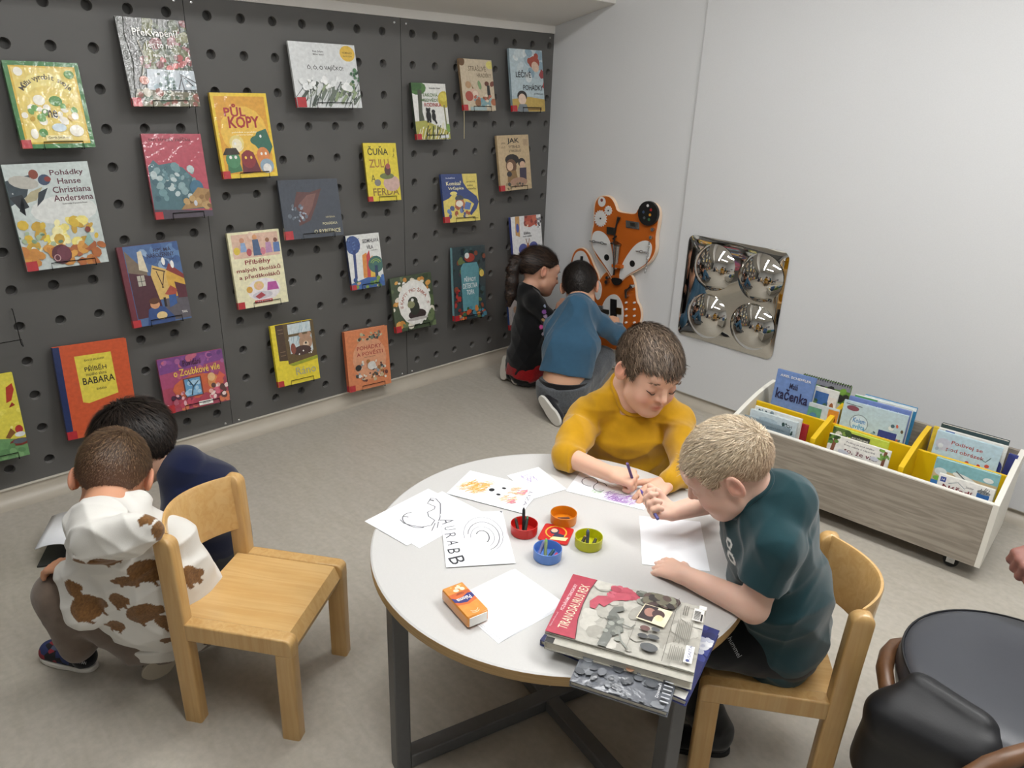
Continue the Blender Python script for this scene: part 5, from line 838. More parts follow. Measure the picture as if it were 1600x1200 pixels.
        for q in cor:
            for a in range(3):
                if q[a] == 0:
                    q2 = list(q); q2[a] = 1; q2 = tuple(q2); v0, v1 = val[q], val[q2]; m = (v0 < 0) != (v1 < 0)
                    t = np.where(m, v0 / np.where(m, v0 - v1, 1), 0); P = np.tile(np.array(q, float), (len(ci), 1)); P[:, a] = t
                    acc[m] += P[m]; cnt[m] += 1
        V = lo + vox * (ci + acc / cnt[:, None]); Fq = []
        for a in range(3):
            b_, c_ = (a + 1) % 3, (a + 2) % 3; s0 = [slice(None)] * 3; s1 = [slice(None)] * 3; s0[a] = slice(0, -1); s1[a] = slice(1, None)
            m = ins[tuple(s0)] != ins[tuple(s1)]; E = np.argwhere(m); E = E[(E[:, b_] > 0) & (E[:, c_] > 0) & (E[:, b_] < n[b_] - 1) & (E[:, c_] < n[c_] - 1)]
            def g(db, dc): q = E.copy(); q[:, b_] += db; q[:, c_] += dc; return idx[q[:, 0], q[:, 1], q[:, 2]]
            Q = np.stack([g(-1, -1), g(0, -1), g(0, 0), g(-1, 0)], 1); fl = ins[E[:, 0], E[:, 1], E[:, 2]]
            Q[~fl] = Q[~fl][:, ::-1]; Fq.append(Q)
        return V, np.concatenate(Fq)
def relax(V, Fq, it=2, lam=0.5):
    for _ in range(it):
        S_ = np.zeros_like(V); N_ = np.zeros(len(V))
        for k in range(4):
            a, b = Fq[:, k], Fq[:, (k + 1) % 4]
            for j in range(3): S_[:, j] += np.bincount(a, V[b, j], len(V)) + np.bincount(b, V[a, j], len(V))
            N_ += np.bincount(a, minlength=len(V)) + np.bincount(b, minlength=len(V))
        V = V + lam * (S_ / N_[:, None] - V)
    return V
def vnormals(V, Fq):
    n = np.cross(V[Fq[:, 2]] - V[Fq[:, 0]], V[Fq[:, 3]] - V[Fq[:, 1]]); N_ = np.zeros_like(V)
    for k in range(4):
        for j in range(3): N_[:, j] += np.bincount(Fq[:, k], n[:, j], len(V))
    return N_ / (np.linalg.norm(N_, axis=1)[:, None] + 1e-12)
def npmesh(name, V, Fs, material, parent=None, col=None, smooth=True):
    me = bpy.data.meshes.new(name); me.vertices.add(len(V)); me.vertices.foreach_set('co', np.asarray(V, np.float32).ravel())
    k = Fs.shape[1]; me.loops.add(len(Fs) * k); me.loops.foreach_set('vertex_index', np.asarray(Fs, np.int32).ravel())
    me.polygons.add(len(Fs)); me.polygons.foreach_set('loop_start', np.arange(len(Fs), dtype=np.int32) * k)
    if smooth: me.polygons.foreach_set('use_smooth', np.ones(len(Fs), bool))
    me.update(calc_edges=True); me.materials.append(material)
    if col is not None:
        ca = me.color_attributes.new('col', 'FLOAT_COLOR', 'POINT'); c4 = np.ones((len(V), 4), np.float32); c4[:, :3] = col; ca.data.foreach_set('color', c4.ravel())
    return link(bpy.data.objects.new(name, me), parent)
M_skin = mat('skin', vcol=True, rough=0.5, spec=0.35, sss=0.25, bump=(500, 0.05, 0.0006))
M_hair = mat('hair', vcol=True, rough=0.45, spec=0.4)
class Head:
    """local axes: F out of the face, S to the person's right, U up; C between the ears"""
    def __init__(s, C, F, U, sc=1.0):
        s.C = np.array(C, float); s.F = unit(F); s.S = unit(np.cross(s.F, U)); s.U = np.cross(s.S, s.F); s.sc = sc; s.A = np.array([s.F, s.S, s.U])
    def P(s, f, r, u): return s.C + s.sc * (f * s.F + r * s.S + u * s.U)
    def ell(s, D, c, r, k, op='u', A=None): D.ell(s.P(*c), np.array(r) * s.sc, s.A if A is None else A, k * s.sc, op)
    def rotA(s, ax, deg):
        q = Matrix.Rotation(math.radians(deg), 3, Vector(ax)); return np.array([list(q @ Vector(v)) for v in s.A])
    def add(s, D, face=True):
        E = s.ell
        E(D, (-.014, 0, .026), (.093, .073, .082), .01); E(D, (.034, 0, -.022), (.056, .060, .074), .03)
        E(D, (.040, 0, -.060), (.040, .046, .044), .02)
        D.cap(s.P(.02, .046, -.062), s.P(.060, .012, -.088), .018 * s.sc, .016 * s.sc, .03); D.cap(s.P(.02, -.046, -.062), s.P(.060, -.012, -.088), .018 * s.sc, .016 * s.sc, .03)
        E(D, (.066, 0, -.086), (.018, .018, .015), .014)
        for q in (-1, 1): E(D, (.056, q * .034, -.040), (.028, .026, .026), .016)
        if face:
            E(D, (.078, 0, .030), (.016, .046, .026), .02)
            for q in (-1, 1): E(D, (.098, q * .033, -.004), (.014, .019, .013), .012, 's')
            for q in (-1, 1):
                E(D, (.0725, q * .031, -.006), (.0155, .0165, .0125), .004)      # lids over the eyeballs
            D.cap(s.P(.086, 0, .006), s.P(.102, 0, -.028), .0062 * s.sc, .0098 * s.sc, .008)
            for q in (-1, 1): E(D, (.090, q * .010, -.031), (.009, .0065, .0065), .005); E(D, (.099, q * .006, -.039), (.006, .0032, .003), .003, 's')
            E(D, (.084, 0, -.055), (.010, .021, .0062), .006); E(D, (.083, 0, -.066), (.0105, .017, .0062), .006)
            D.cap(s.P(.0945, -.019, -.0630), s.P(.0965, 0, -.0598), .0014, .0018, .003, 's'); D.cap(s.P(.0945, .019, -.0630), s.P(.0965, 0, -.0598), .0014, .0018, .003, 's')
            E(D, (.094, 0, -.046), (.004, .0035, .006), .005, 's')
        for q in (-1, 1):
            A = s.rotA(s.U, q * 24)
            E(D, (-.012, q * .080, -.006), (.0185, .0075, .029), .006, A=A); E(D, (-.009, q * .0885, -.002), (.0115, .0100, .019), .002, 's', A=A); D.cap(s.P(.001, q * .074, -.012), s.P(.001, q * .074, -.022), .006 * s.sc, .005 * s.sc, .005)
        return s
    def skin_paint(s, V, base, ops=()):
        c = np.tile(np.array(lin(base)), (len(V), 1)); L = (V - s.C) @ s.A.T / s.sc
        def blob(p, r, colr, w):
            nonlocal c
            g = np.exp(-(((L - np.array(p)) / np.array(r)) ** 2).sum(1))[:, None] * w; c = c * (1 - g) + np.array(lin(colr)) * g
        for q in (-1, 1):
            blob((.07, q * .036, -.04), (.04, .022, .02), '#cf8672', .5); blob((-.01, q * .086, -.005), (.03, .015, .03), '#cc7d68', .55)
            blob((.083, q * .031, -.008), (.02, .02, .010), '#b98474', .45)
        blob((.10, 0, -.032), (.015, .012, .01), '#cf8672', .45); blob((.092, 0, -.060), (.012, .02, .008), '#b05a56', .8)
        return c
    def face_parts(s, parent, brow='#5a4432'):
        for q in (-1, 1):
            MB().tube([s.P(.0885 - .011 * t * t, q * (.031 + .0165 * t), -.0125 - .0035 * (1 - t * t) + .004 * (t > .5)) for t in (-1, -.6, -.2, .2, .6, 1)], [.0007, .0012, .0014, .0015, .0015, .0008], 6).build('eyelashes', mat('lash_brown', '#2a1c16', 0.6), parent)
            mb = MB(); rg = random.Random(3)
            for i in range(70):
                t = rg.uniform(-1, 1); a = s.P(.0945 - .010 * t * t - (.004 if t * 1 > .5 else 0), q * (.030 + .019 * t), .017 + .004 * (1 - t * t) + rg.uniform(-.0025, .0025)); mb.tube([a, a + s.sc * (.006 * s.S * q + .001 * s.U - .002 * s.F)], [.0005, .0002], 3)
            mb.build('eyebrow', mat('brow_' + brow, brow, 0.7), parent)
    def hair(s, name, parent, cols, line, off=(.010, .009, .012), n=5000, length=.022, lift=.35, part=(-.05, 0, .10), sweep=(0, 0, 0), seed=1, vox=.003, extra=None, width=.0011, jit=.17, fade=None):
        D = Sdf(); s.ell(D, (-.014, 0, .026), (.093 + off[0], .073 + off[1], .082 + off[2]), .01); s.ell(D, (.022, 0, .012), (.062 + off[0], .066 + off[1] * .8, .070 + off[2]), .02)
        if extra: extra(D)
        xs, ys = zip(*line); A, C, sc = s.A, s.C, s.sc
        def clip(Dm, ax):
            P = [ax[0][:, None, None] - C[0], ax[1][None, :, None] - C[1], ax[2][None, None, :] - C[2]]
            f = (P[0] * A[0][0] + P[1] * A[0][1] + P[2] * A[0][2]) / sc; u = (P[0] * A[2][0] + P[1] * A[2][1] + P[2] * A[2][2]) / sc; r = (P[0] * A[1][0] + P[1] * A[1][1] + P[2] * A[1][2]) / sc
            h = (np.interp(f, xs, ys) - u + .006 * np.sin(r * 220 + 3 * np.sin(r * 90)) * (f > .03)) * sc * .8
            if extra: h = np.minimum(h, np.where(f < -.085, -1.0, 1.0))
            np.maximum(Dm, h.astype(np.float32), out=Dm)
        D.bump.append(clip); V, Q = D.mesh(vox * sc); V = relax(V, Q, 1); Nn = vnormals(V, Q)
        rg = np.random.RandomState(seed); L = (V - C) @ A.T / sc
        ok = np.nonzero(np.einsum('ij,ij->i', Nn, unit(np.array((0, 0, 0))) + (V - C)) > 0)[0]
        pick = ok[rg.randint(0, len(ok), n)]; P0, N0 = V[pick] + rg.normal(scale=.001, size=(n, 3)), Nn[pick]
        G = L[pick] - np.array(part); G[:, 2] -= .02; G += np.array(sweep); G /= np.linalg.norm(G, axis=1)[:, None] + 1e-9; G += rg.normal(scale=jit, size=(n, 3)); T = G @ A
        T -= N0 * np.einsum('ij,ij->i', T, N0)[:, None]; T /= np.linalg.norm(T, axis=1)[:, None] + 1e-9
        ln = (length * sc * rg.uniform(.6, 1.15, n) * np.clip(.45 + 6 * (L[pick][:, 2] + .02), .35, 1))[:, None]; B = np.cross(N0, T); w = width * sc * rg.uniform(.6, 1.2, n)[:, None]
        a0 = P0 - N0 * .002; a1 = P0 + T * ln * .5 + N0 * ln * lift * .45; a2 = P0 + T * ln + N0 * ln * lift * .5
        SV = np.stack([a0 - B * w, a0 + B * w, a1 - B * w * .8, a1 + B * w * .8, a2 - B * w * .15, a2 + B * w * .15], 1).reshape(-1, 3)
        o = np.arange(n)[:, None] * 6; SQ = np.concatenate([o + np.array([[0, 1, 3, 2]]), o + np.array([[2, 3, 5, 4]])])
        cl = np.array([lin(c) for c in cols]); base = np.tile(cl[0] * .8, (len(V), 1)); sc_ = cl[rg.randint(0, len(cl), n)] * rg.uniform(.6, 1.4, (n, 1)); sc_ = np.repeat(sc_, 6, 0)
        if fade is not None:
            fc = np.array(lin(fade[0])); g = np.clip((fade[1] - L[:, 2]) / (fade[1] - fade[2]), 0, 1)[:, None] * .85; base = base * (1 - g) + fc * g; g2 = np.repeat(g[pick], 6, 0); sc_ = sc_ * (1 - g2 * .8) + fc * g2 * .8
        return npmesh(name, np.concatenate([V, SV]), np.concatenate([Q, SQ + len(V)]), M_hair, parent, np.concatenate([base, sc_]))
def hand(D, Wp, F, N, right=True, s=1.0, curl=(25, 25, 25, 25), spread=4, thumb=(.55, .6, -.35), tcurl=25, k=.004):
    Wp = np.array(Wp, float); F = unit(F); T = unit(np.cross(N, F)); N = np.cross(F, T); T = T if right else -T
    off = (.0215, .0075, -.0065, -.0195); kl = (.050, .053, .050, .045); ln = (.044, .049, .045, .036); tips = []
    for i in range(4):
        K = Wp + s * (F * kl[i] + T * off[i]); D.cap(Wp + s * (F * .006 + T * off[i] * .55), K, .0115 * s, .0085 * s, .008)
        a = 0.0; d0 = unit(F + T * (math.tan(math.radians(spread)) * (1.5 - i))); p = K; r = .0074 * s
        for j, fr in enumerate((.45, .30, .25)):
            a += math.radians(curl[i]) * (1, 1.1, .8)[j]; d = d0 * math.cos(a) - N * math.sin(a); q = p + d * ln[i] * fr * s; D.cap(p, q, r, r * .93, k); p = q; r *= .93
        tips.append(p)
    D.cap(Wp + s * (F * .012 + T * .008), Wp + s * (F * .04 + T * .012 - N * .004), .013 * s, .010 * s, .008)
    b = Wp + s * (F * .014 + T * .019 - N * .003); d = unit(F * thumb[0] + T * thumb[1] + N * thumb[2]); m = b + d * .030 * s; D.cap(b - F * .004, m, .0105 * s, .0082 * s, .006)
    d2 = unit(d * math.cos(math.radians(tcurl)) + unit(F - T * .4) * math.sin(math.radians(tcurl))); D.cap(m, m + d2 * .024 * s, .0082 * s, .0066 * s, k); tips.append(m + d2 * .024 * s)
    return tips
def cloth(name, D, material, parent, vox=.0045, wr=.0022, seed=1, col=None, it=1, wdir=None):
    V, Q = D.mesh(vox, wr, seed, wdir); V = relax(V, Q, it); return npmesh(name, V, Q, material, parent, None if col is None else col(V)), V
def person(label, P): return thing('person', label, 'person', P)
def put(o, root):       # meshes are made in world space; keep them there under their root
    o.matrix_parent_inverse = Matrix.Translation(-Vector(root.location)); return o
def keep(root):
    inv = Matrix.Translation(-Vector(root.location))
    for c in root.children:
        c.matrix_parent_inverse = inv
HL_BOY = [(-.2, -.055), (-.035, -.050), (-.022, .010), (.006, .018), (.016, -.004), (.034, -.002), (.046, .046), (.2, .058)]
CR, CU, CB = CAMR[:, 0], CAMR[:, 1], CAMR[:, 2]      # image right, image up, towards the camera
def dirc(r, u, b): return unit(r * CR + u * CU + b * CB)
def body(name, D, root, head, base, vox=.003, it=1):
    V, Q = D.mesh(vox); V = relax(V, Q, it); return npmesh(name, V, Q, M_skin, root, head.skin_paint(V, base))
def neck(D, H, base, r=.037):
    D.cap(H.P(-.012, 0, -.040), base - unit(H.C - base) * .02, r * H.sc, r * 1.08 * H.sc, .035)
def naxis(H, nb): return unit(H.P(-.018, 0, -.045) - nb)
def neckhole(D, H, nb, r=.046, k=.012): a = naxis(H, nb); D.cap(nb - a * .034, nb - a * .060, r * H.sc, r * 1.15 * H.sc, .03)
from mathutils.bvhtree import BVHTree
def bvh(o_):
    me = o_.data; V = np.empty(len(me.vertices) * 3, np.float32); me.vertices.foreach_get('co', V); Q = np.empty(len(me.loops), np.int32); me.loops.foreach_get('vertex_index', Q)
    return BVHTree.FromPolygons(V.reshape(-1, 3).tolist(), Q.reshape(-1, 4).tolist())
def collar(H, nb, m, root, sh, t=.0048):
    """rib of the neckline: follows the line where the neck leaves the shirt"""
    b1 = bvh(sh[0]); b2 = bvh([c for c in root.children if c.name.startswith('body')][0])
    a = naxis(H, nb); e1 = unit(np.cross(a, H.F)); e2 = np.cross(a, e1); n = 48; T = np.full(n, .0); Rn = np.full(n, .042 * H.sc)
    for _ in range(5):
        for k in range(n):
            q = 2 * math.pi * k / n; d = math.cos(q) * e1 + math.sin(q) * e2
            h = b2.ray_cast(Vector(nb + a * T[k]), Vector(d), .09); Rn[k] = h[3] if h[0] is not None else Rn[k]
            h = b1.ray_cast(Vector(nb + a * (T[k] + .05) + d * (Rn[k] + .001)), Vector(-a), .14); T[k] = .5 * T[k] + .5 * (T[k] + .05 - h[3]) if h[0] is not None else T[k]
        for _2 in range(2): T = (np.roll(T, 1) + T * 2 + np.roll(T, -1)) / 4; Rn = (np.roll(Rn, 1) + Rn * 2 + np.roll(Rn, -1)) / 4
    MB().tube([nb + a * (T[k] + .001) + (Rn[k] + t * .35) * (math.cos(2 * math.pi * k / n) * e1 + math.sin(2 * math.pi * k / n) * e2) for k in range(n)], t, 8, closed=True).build('collar', m, root)
def fabric(name, col, **k): return mat(name, col, 0.9, spec=0.2, sheen=0.3, **k)
UP = np.array((0, 0, 1.0))
def decal(text, c, d, h, col, name, root, on):
    """lettering printed on a curved surface: every letter corner lies on the cloth"""
    bs = [bvh(o_) for o_ in root.children if o_.name.split('.')[0] in on]; v, fs = text_mesh(text, .0); L = math.hypot(*d); u = np.array(d) / L; w = np.array((u[1], -u[0])); P = []
    for a_, b_ in v:
        x, y = np.array(c) + u * a_ * L + w * b_ * h; r_ = ray(x, y); r_ = r_ / np.linalg.norm(r_); best = min([q[3] for q in (b.ray_cast(Vector(CAMP), Vector(r_)) for b in bs) if q[0] is not None] or [9e9])
        P.append(None if best > 1e8 else CAMP + r_ * (best - .0012))
    fs = [f for f in fs if all(P[i] is not None for i in f)]
    if fs: mb = MB(); mb.add([p if p is not None else (0, 0, 0) for p in P], fs, lin(col)); mb.build(name, M_card, root, smooth=0, vcol=True)
def spots(V, base, lst):
    c = np.tile(np.array(lin(base)), (len(V), 1))
    for (x, y, r, cl) in lst:
        d = ray(x, y); d = d / np.linalg.norm(d); rel = V - CAMP; t = rel @ d; pd = np.linalg.norm(rel - t[:, None] * d, axis=1); i = np.argmin(pd * 6 + t); q = np.linalg.norm(V - V[i], axis=1) < abs(r) * t[i] / FPX
        if r < 0: q &= np.linalg.norm(V - V[i], axis=1) > .55 * abs(r) * t[i] / FPX
        c[q] = lin(cl)
    return c
def shoe(name, root, heel, toe, up, w=.034, h=.05, sole='#e2ded6', upper='#1c1c20', side=None, uppermat=None):
    """heel and toe on the sole plane; up points from the sole to the ankle"""
    heel, toe = np.array(heel, float), np.array(toe, float); d = unit(toe - heel); L = np.linalg.norm(toe - heel); up = unit(np.array(up) - d * np.dot(up, d)); S_ = np.cross(d, up)
    D = Sdf(); rr = .013; a = heel + d * w * .9; b = toe - d * w * 1.0; m = heel + d * L * .45
    D.cap(a + up * .030, b + up * .022, w * .84, w * .92, .01); D.cap(a + up * .045, a + d * .02 + up * .058, w * .80, w * .75, .012); D.cut(heel + up * .014, -up)
    o, _ = cloth('shoe', D, uppermat or fabric('shoe_' + upper, upper), root, .0038, None); o.name = 'shoe'
    pl = []
    for k in range(28):
        t = 2 * math.pi * k / 28; x = math.cos(t); wd = w * (1.06 if x > 0 else .92) * (1 - .10 * math.exp(-((x + .1) / .35) ** 2)); pl.append((L / 2 + L / 2 * 1.02 * math.copysign(abs(x) ** .8, x), wd * math.copysign(abs(math.sin(t)) ** .8, math.sin(t))))
    M = Matrix([[d[i], S_[i] * 1.0, up[i], heel[i]] for i in range(3)] + [[0, 0, 0, 1]])
    if np.dot(np.cross(d, S_), up) < 0: M = Matrix([[d[i], -S_[i], up[i], heel[i]] for i in range(3)] + [[0, 0, 0, 1]])
    s_ = MB().prism(pl, 0.0, .0145, M).build('sole', mat('sole_' + sole, sole, 0.7, bump=(400, 0.4, 0.002)), root, bevel=.003)
    return o
# ---------------------------------------------------------------- boy in yellow behind the table
SK = '#dcb097'
Y = person('boy in a mustard yellow long-sleeved shirt drawing behind the table', (1.80, -1.45, 0))
H = Head(at(1013, 578, 2.075), dirc(.34, -.60, .72), dirc(.22, .80, .56), 1.03)
nb = H.P(-.038, 0, -.082); rs, ls = at(914, 652, 2.185), at(1057, 655, 2.19); sx = unit(ls - rs)
re, rw = onz(884, 712, .552), onz(955, 741, .556); le, lw = onz(1073, 735, .552), onz(1041, 755, .545)
pel = np.array((1.80, -1.475, .345)); chest = (rs + ls) / 2 - UP * .045
D = Sdf(); H.add(D); neck(D, H, nb); D.chain([nb, chest, pel], [.05, .07, .08], .02, e=sx, sc=1.25)
D.chain([chest + UP * .03, rs, re, rw], [.045, .034, .030, .0205], .014); D.chain([chest + UP * .03, ls, le, lw], [.045, .034, .028, .0205], .014)
hand(D, rw, onz(990, 748, .552) - rw, dirc(-.1, .8, .55), True, 1.12, (72, 78, 70, 62), 2, (.75, .45, -.45), 35)
hand(D, lw, onz(1004, 782, .524) - lw, dirc(.1, .75, .5), False, 1.08, (16, 14, 16, 18), 5, (.5, .7, -.2), 10)
kn = pel + np.array((.07, -.22, .02)); D.chain([pel, kn, kn + np.array((.0, -.02, -.30))], [.06, .045, .035], .02)
body('body', D, Y, H, SK, .0027); H.face_parts(Y, '#6a523e')
H.hair('hair', Y, ['#5a4a3c', '#6d5b4a', '#4a3c30', '#857260'], HL_BOY[:-2] + [(.047, .050), (.075, .042), (.2, .045)], (.011, .010, .013), 9000, .024, .35, (-.06, 0, .08), (.25, 0, -.1), 11, .0028)
M_yelf = fabric('mustard_jersey', '#b98a0c', bump=(700, 0.25, 0.001), noise=(40, 0.06))
D = Sdf(); D.chain([pel - UP * .03, (pel + chest) / 2, chest, chest + UP * .035], [.092, .090, .086, .06], .03, e=sx, sc=1.32)
na = naxis(H, nb); D.chain([nb - na * .036, (rs * .6 + nb * .4) - UP * .002, rs, (rs + re) / 2, re], [.044, .044, .044, .043, .039], .025); D.chain([nb - na * .036, (ls * .6 + nb * .4) - UP * .002, ls, (ls + le) / 2, le, le + (lw - le) * .82], [.048, .046, .044, .042, .038, .030], .025); D.cap(nb - na * .036 - UP * .02, chest, .05, .07, .03)
D.cap(re, re + (rw - re) * .22, .039, .034, .006, flat=2); neckhole(D, H, nb)
sh = cloth('shirt', D, M_yelf, Y, .0034, .0048, 5, it=2); collar(H, nb, M_yelf, Y, sh, .0062)
D = Sdf(); kk = kn; D.chain([pel, kn, kn + np.array((.0, -.02, -.30))], [.078, .058, .045], .02, e=sx, sc=1.5); D.cut((0, 0, pel[2] + .01), UP); cloth('trousers', D, fabric('grey_trousers', '#4a4a4e'), Y, .008)
shoe('shoe', Y, kn + np.array((.06, .03, -.342)), kn + np.array((.08, -.12, -.342)), UP); shoe('shoe', Y, kn + np.array((-.06, .03, -.342)), kn + np.array((-.04, -.12, -.342)), UP)
keep(Y)
st = make_chair('beech child chair under the boy in yellow, almost hidden by the table', (1.805, -1.455, 0), math.radians(-75))
crayon('violet crayon in the fist of the boy in yellow', onz(980, 724, .615), onz(993, 763, .5155), '#6a4a9a', '#5a4478')
# ---------------------------------------------------------------- boy in green on the near chair
G = person('blond boy in a dark green T-shirt sitting at the table with a crayon', (2.42, -1.76, 0))
H = Head(at(1137, 731, 1.50), dirc(-.80, -.44, -.40), dirc(-.30, .80, .30), .925)
nb = H.P(-.040, 0, -.088); ls, le, lw = at(1214, 852, 1.445), onz(1176, 948, .538), onz(1068, 898, .540)
fw = np.array((-.81, -.587, 0)); lat = np.array((.587, -.81, 0)); pel = np.array((2.435, -1.755, .375)); rs = nb - lat * .115 - UP * .045
re, rw = onz(1122, 782, .575), onz(1051, 800, .582); chest = (rs + ls) / 2 - UP * .04
D = Sdf(); H.add(D); neck(D, H, nb, .036); D.chain([nb, chest, pel], [.03, .065, .075], .02, e=lat, sc=1.25)
D.chain([chest + UP * .02, ls, le, lw], [.045, .034, .0315, .021], .012); D.chain([chest + UP * .02, rs, re, rw], [.045, .034, .029, .021], .012)
hand(D, lw, onz(1025, 880, .522) - lw, dirc(0, .75, .6), False, 1.05, (14, 14, 16, 18), 4, (.55, .55, -.35), 10)
tp = hand(D, rw, onz(1008, 792, .595) - rw, dirc(-.1, -.75, -.55), True, 1.08, (48, 55, 62, 66), 3, (.7, .5, -.5), 30)
body('body', D, G, H, '#e0b8a4', .0027)
H.hair('hair', G, ['#b8a488', '#cbb99c', '#a8957c', '#dccdb4'], [(-.2, -.030), (-.06, -.030), (-.03, .0), (-.02, .022), (.012, .022), (.018, .004), (.034, .008), (.046, .046), (.2, .056)], (.004, .003, .007), 15000, .022, .18, (-.07, 0, .07), (.15, .05, 0), 12, .0026, width=.0007, fade=('#b48f72', .055, -.02))
M_gr = fabric('dark_green_jersey', '#16393f', bump=(700, 0.2, 0.001), noise=(30, 0.05)); M_grp = mat('printed_green_jersey', vcol=True, rough=0.9, spec=0.2, sheen=0.3, bump=(700, 0.2, 0.001), noise=(30, 0.05))
D = Sdf(); D.chain([pel - UP * .05 + fw * .01, pel + UP * .02, (pel + chest) / 2 - fw * .02, chest - fw * .012, chest + UP * .025], [.088, .096, .098, .088, .06], .03, e=lat, sc=1.28)
se = ls + (le - ls) * .58; na = naxis(H, nb); D.chain([nb - na * .036, (ls + nb) / 2 - UP * .018, ls], [.046, .046, .046], .025); D.cap(ls, se, .047, .050, .014, flat=2)
se2 = rs + (re - rs) * .55; D.chain([nb - na * .036, (rs + nb) / 2 - UP * .018, rs], [.046, .046, .045], .025); D.cap(rs, se2, .046, .046, .014, flat=2); D.cap(nb - na * .036 - fw * .012, chest - fw * .012, .055, .075, .03)
neckhole(D, H, nb)
sh = cloth('t_shirt', D, M_grp, G, .0034, .004, 8, lambda V: spots(V, '#16393f', ((1138, 848, -9, '#dfe3e0'), (1142, 872, -11, '#dfe3e0'))), it=2); collar(H, nb, M_gr, G, sh)
k1 = pel + fw * .27 + lat * .06 - UP * .005; k2 = pel + fw * .27 - lat * .06 - UP * .005; M_bt = fabric('black_trousers', '#0e1012')
a1 = onz(1118, 1142, .06); a2 = a1 - lat * .12 + fw * .03
D = Sdf(); D.cap(pel - UP * .012, pel + fw * .05 - UP * .012, .084, .08, .02, e=lat, sc=1.35); D.chain([pel + lat * .05 - UP * .01, k1, a1], [.074, .058, .044], .02); D.chain([pel - lat * .05 - UP * .01, k2, a2], [.074, .058, .044], .02)
cloth('trousers', D, M_bt, G, .006, .002, 3); decal('hummel', (1148, 1011), (16, 30), 8, '#a8acac', 'trouser_lettering', G, ('trousers',))
shoe('shoe', G, (a1[0] - fw[0] * .04, a1[1] - fw[1] * .04, .001), (a1[0] + fw[0] * .12, a1[1] + fw[1] * .12, .001), UP, sole='#141414', upper='#101010'); shoe('shoe', G, (a2[0] - fw[0] * .04, a2[1] - fw[1] * .04, .001), (a2[0] + fw[0] * .12, a2[1] + fw[1] * .12, .001), UP, sole='#141414', upper='#101010')
keep(G)
crayon('violet crayon held up by the boy in green', onz(1028, 811, .592), onz(1001, 765, .612), '#5a4a9a', '#54508c')
# ---------------------------------------------------------------- boy in the printed hoodie, crouching
O = person('crouching boy in a white hoodie printed with brown animals', (1.28, -2.73, 0))
H = Head(at(177, 748, 1.75), dirc(-.30, -.50, -.80), dirc(-.12, .86, -.50), 1.0)
nb = H.P(-.036, 0, -.084); pel = at(262, 955, 1.925); ls, rs = at(146, 862, 1.755), at(272, 842, 1.80); sx = unit(rs - ls); mid = at(232, 895, 1.82)
le, lw = at(137, 948, 1.765), at(104, 884, 1.775); re, rw = at(297, 890, 1.84), at(307, 922, 1.86)
D = Sdf(); H.add(D, False); neck(D, H, nb, .036); D.chain([nb, mid, pel], [.04, .07, .075], .02, e=sx, sc=1.25)
D.chain([nb - UP * .04, ls, le, lw], [.045, .034, .030, .021], .012); D.chain([nb - UP * .04, rs, re, rw], [.045, .034, .030, .021], .012)
hand(D, lw, dirc(-.9, -.1, -.4), dirc(.1, .9, .4), False, .98, (20, 22, 24, 24), 3); hand(D, rw, dirc(.6, -.45, -.3), dirc(.2, .8, .5), True, .98, (25, 25, 25, 25), 3)
body('body', D, O, H, '#cf9878', .003)
H.hair('hair', O, ['#54402e', '#66503a', '#7a6046', '#44342a'], [(-.2, -.052), (-.04, -.046), (-.022, .014), (.006, .020), (.016, -.002), (.034, .0), (.046, .046), (.2, .058)], (.007, .006, .009), 13000, .017, .22, (-.075, .02, .06), (0, 0, 0), 13, .0028, width=.0008, fade=('#6a4a38', .02, -.05))
D = Sdf(); D.chain([pel - UP * .02, pel + (mid - pel) * .5, mid, nb - UP * .045], [.098, .108, .102, .07], .03, e=sx, sc=1.30)
D.chain([nb - UP * .035, ls, (ls + le) / 2, le, le + (lw - le) * .8], [.06, .050, .052, .048, .034], .02); D.chain([nb - UP * .035, rs, re, re + (rw - re) * .75], [.06, .048, .044, .034], .02)
hc = nb - naxis(H, nb) * .066 + dirc(.1, -.2, .6) * .026 + sx * .045
D.ell(hc + dirc(.15, -.5, .5) * .022, (.092, .032, .060), np.array([sx, unit(np.cross(unit(pel - nb), sx)), unit(pel - nb)]), .012); D.chain([nb - sx * .062 - UP * .030, nb - sx * .066 - UP * .012 + dirc(0, 0, -1) * .02], [.022, .018], .02); D.chain([nb + sx * .062 - UP * .020, nb + sx * .066 + UP * .002 + dirc(0, 0, -1) * .02], [.022, .018], .02)
na = naxis(H, nb); D.cap(nb - na * .06, mid, .055, .08, .03); D.cap(nb - na * .055, ls, .048, .048, .02); D.cap(nb - na * .055, rs, .048, .046, .02)
D.cap(hc + dirc(-.9, -.55, .4) * .09, hc + dirc(.1, -1, .3) * .085, .005, .005, .012, 's'); D.cap(hc + dirc(.1, -1, .3) * .085, hc + dirc(.9, -.3, .4) * .09, .005, .005, .012, 's')
M_hood = mat('hoodie_fleece', vcol=True, rough=0.9, spec=0.2, sheen=0.3, bump=(500, 0.2, 0.001))
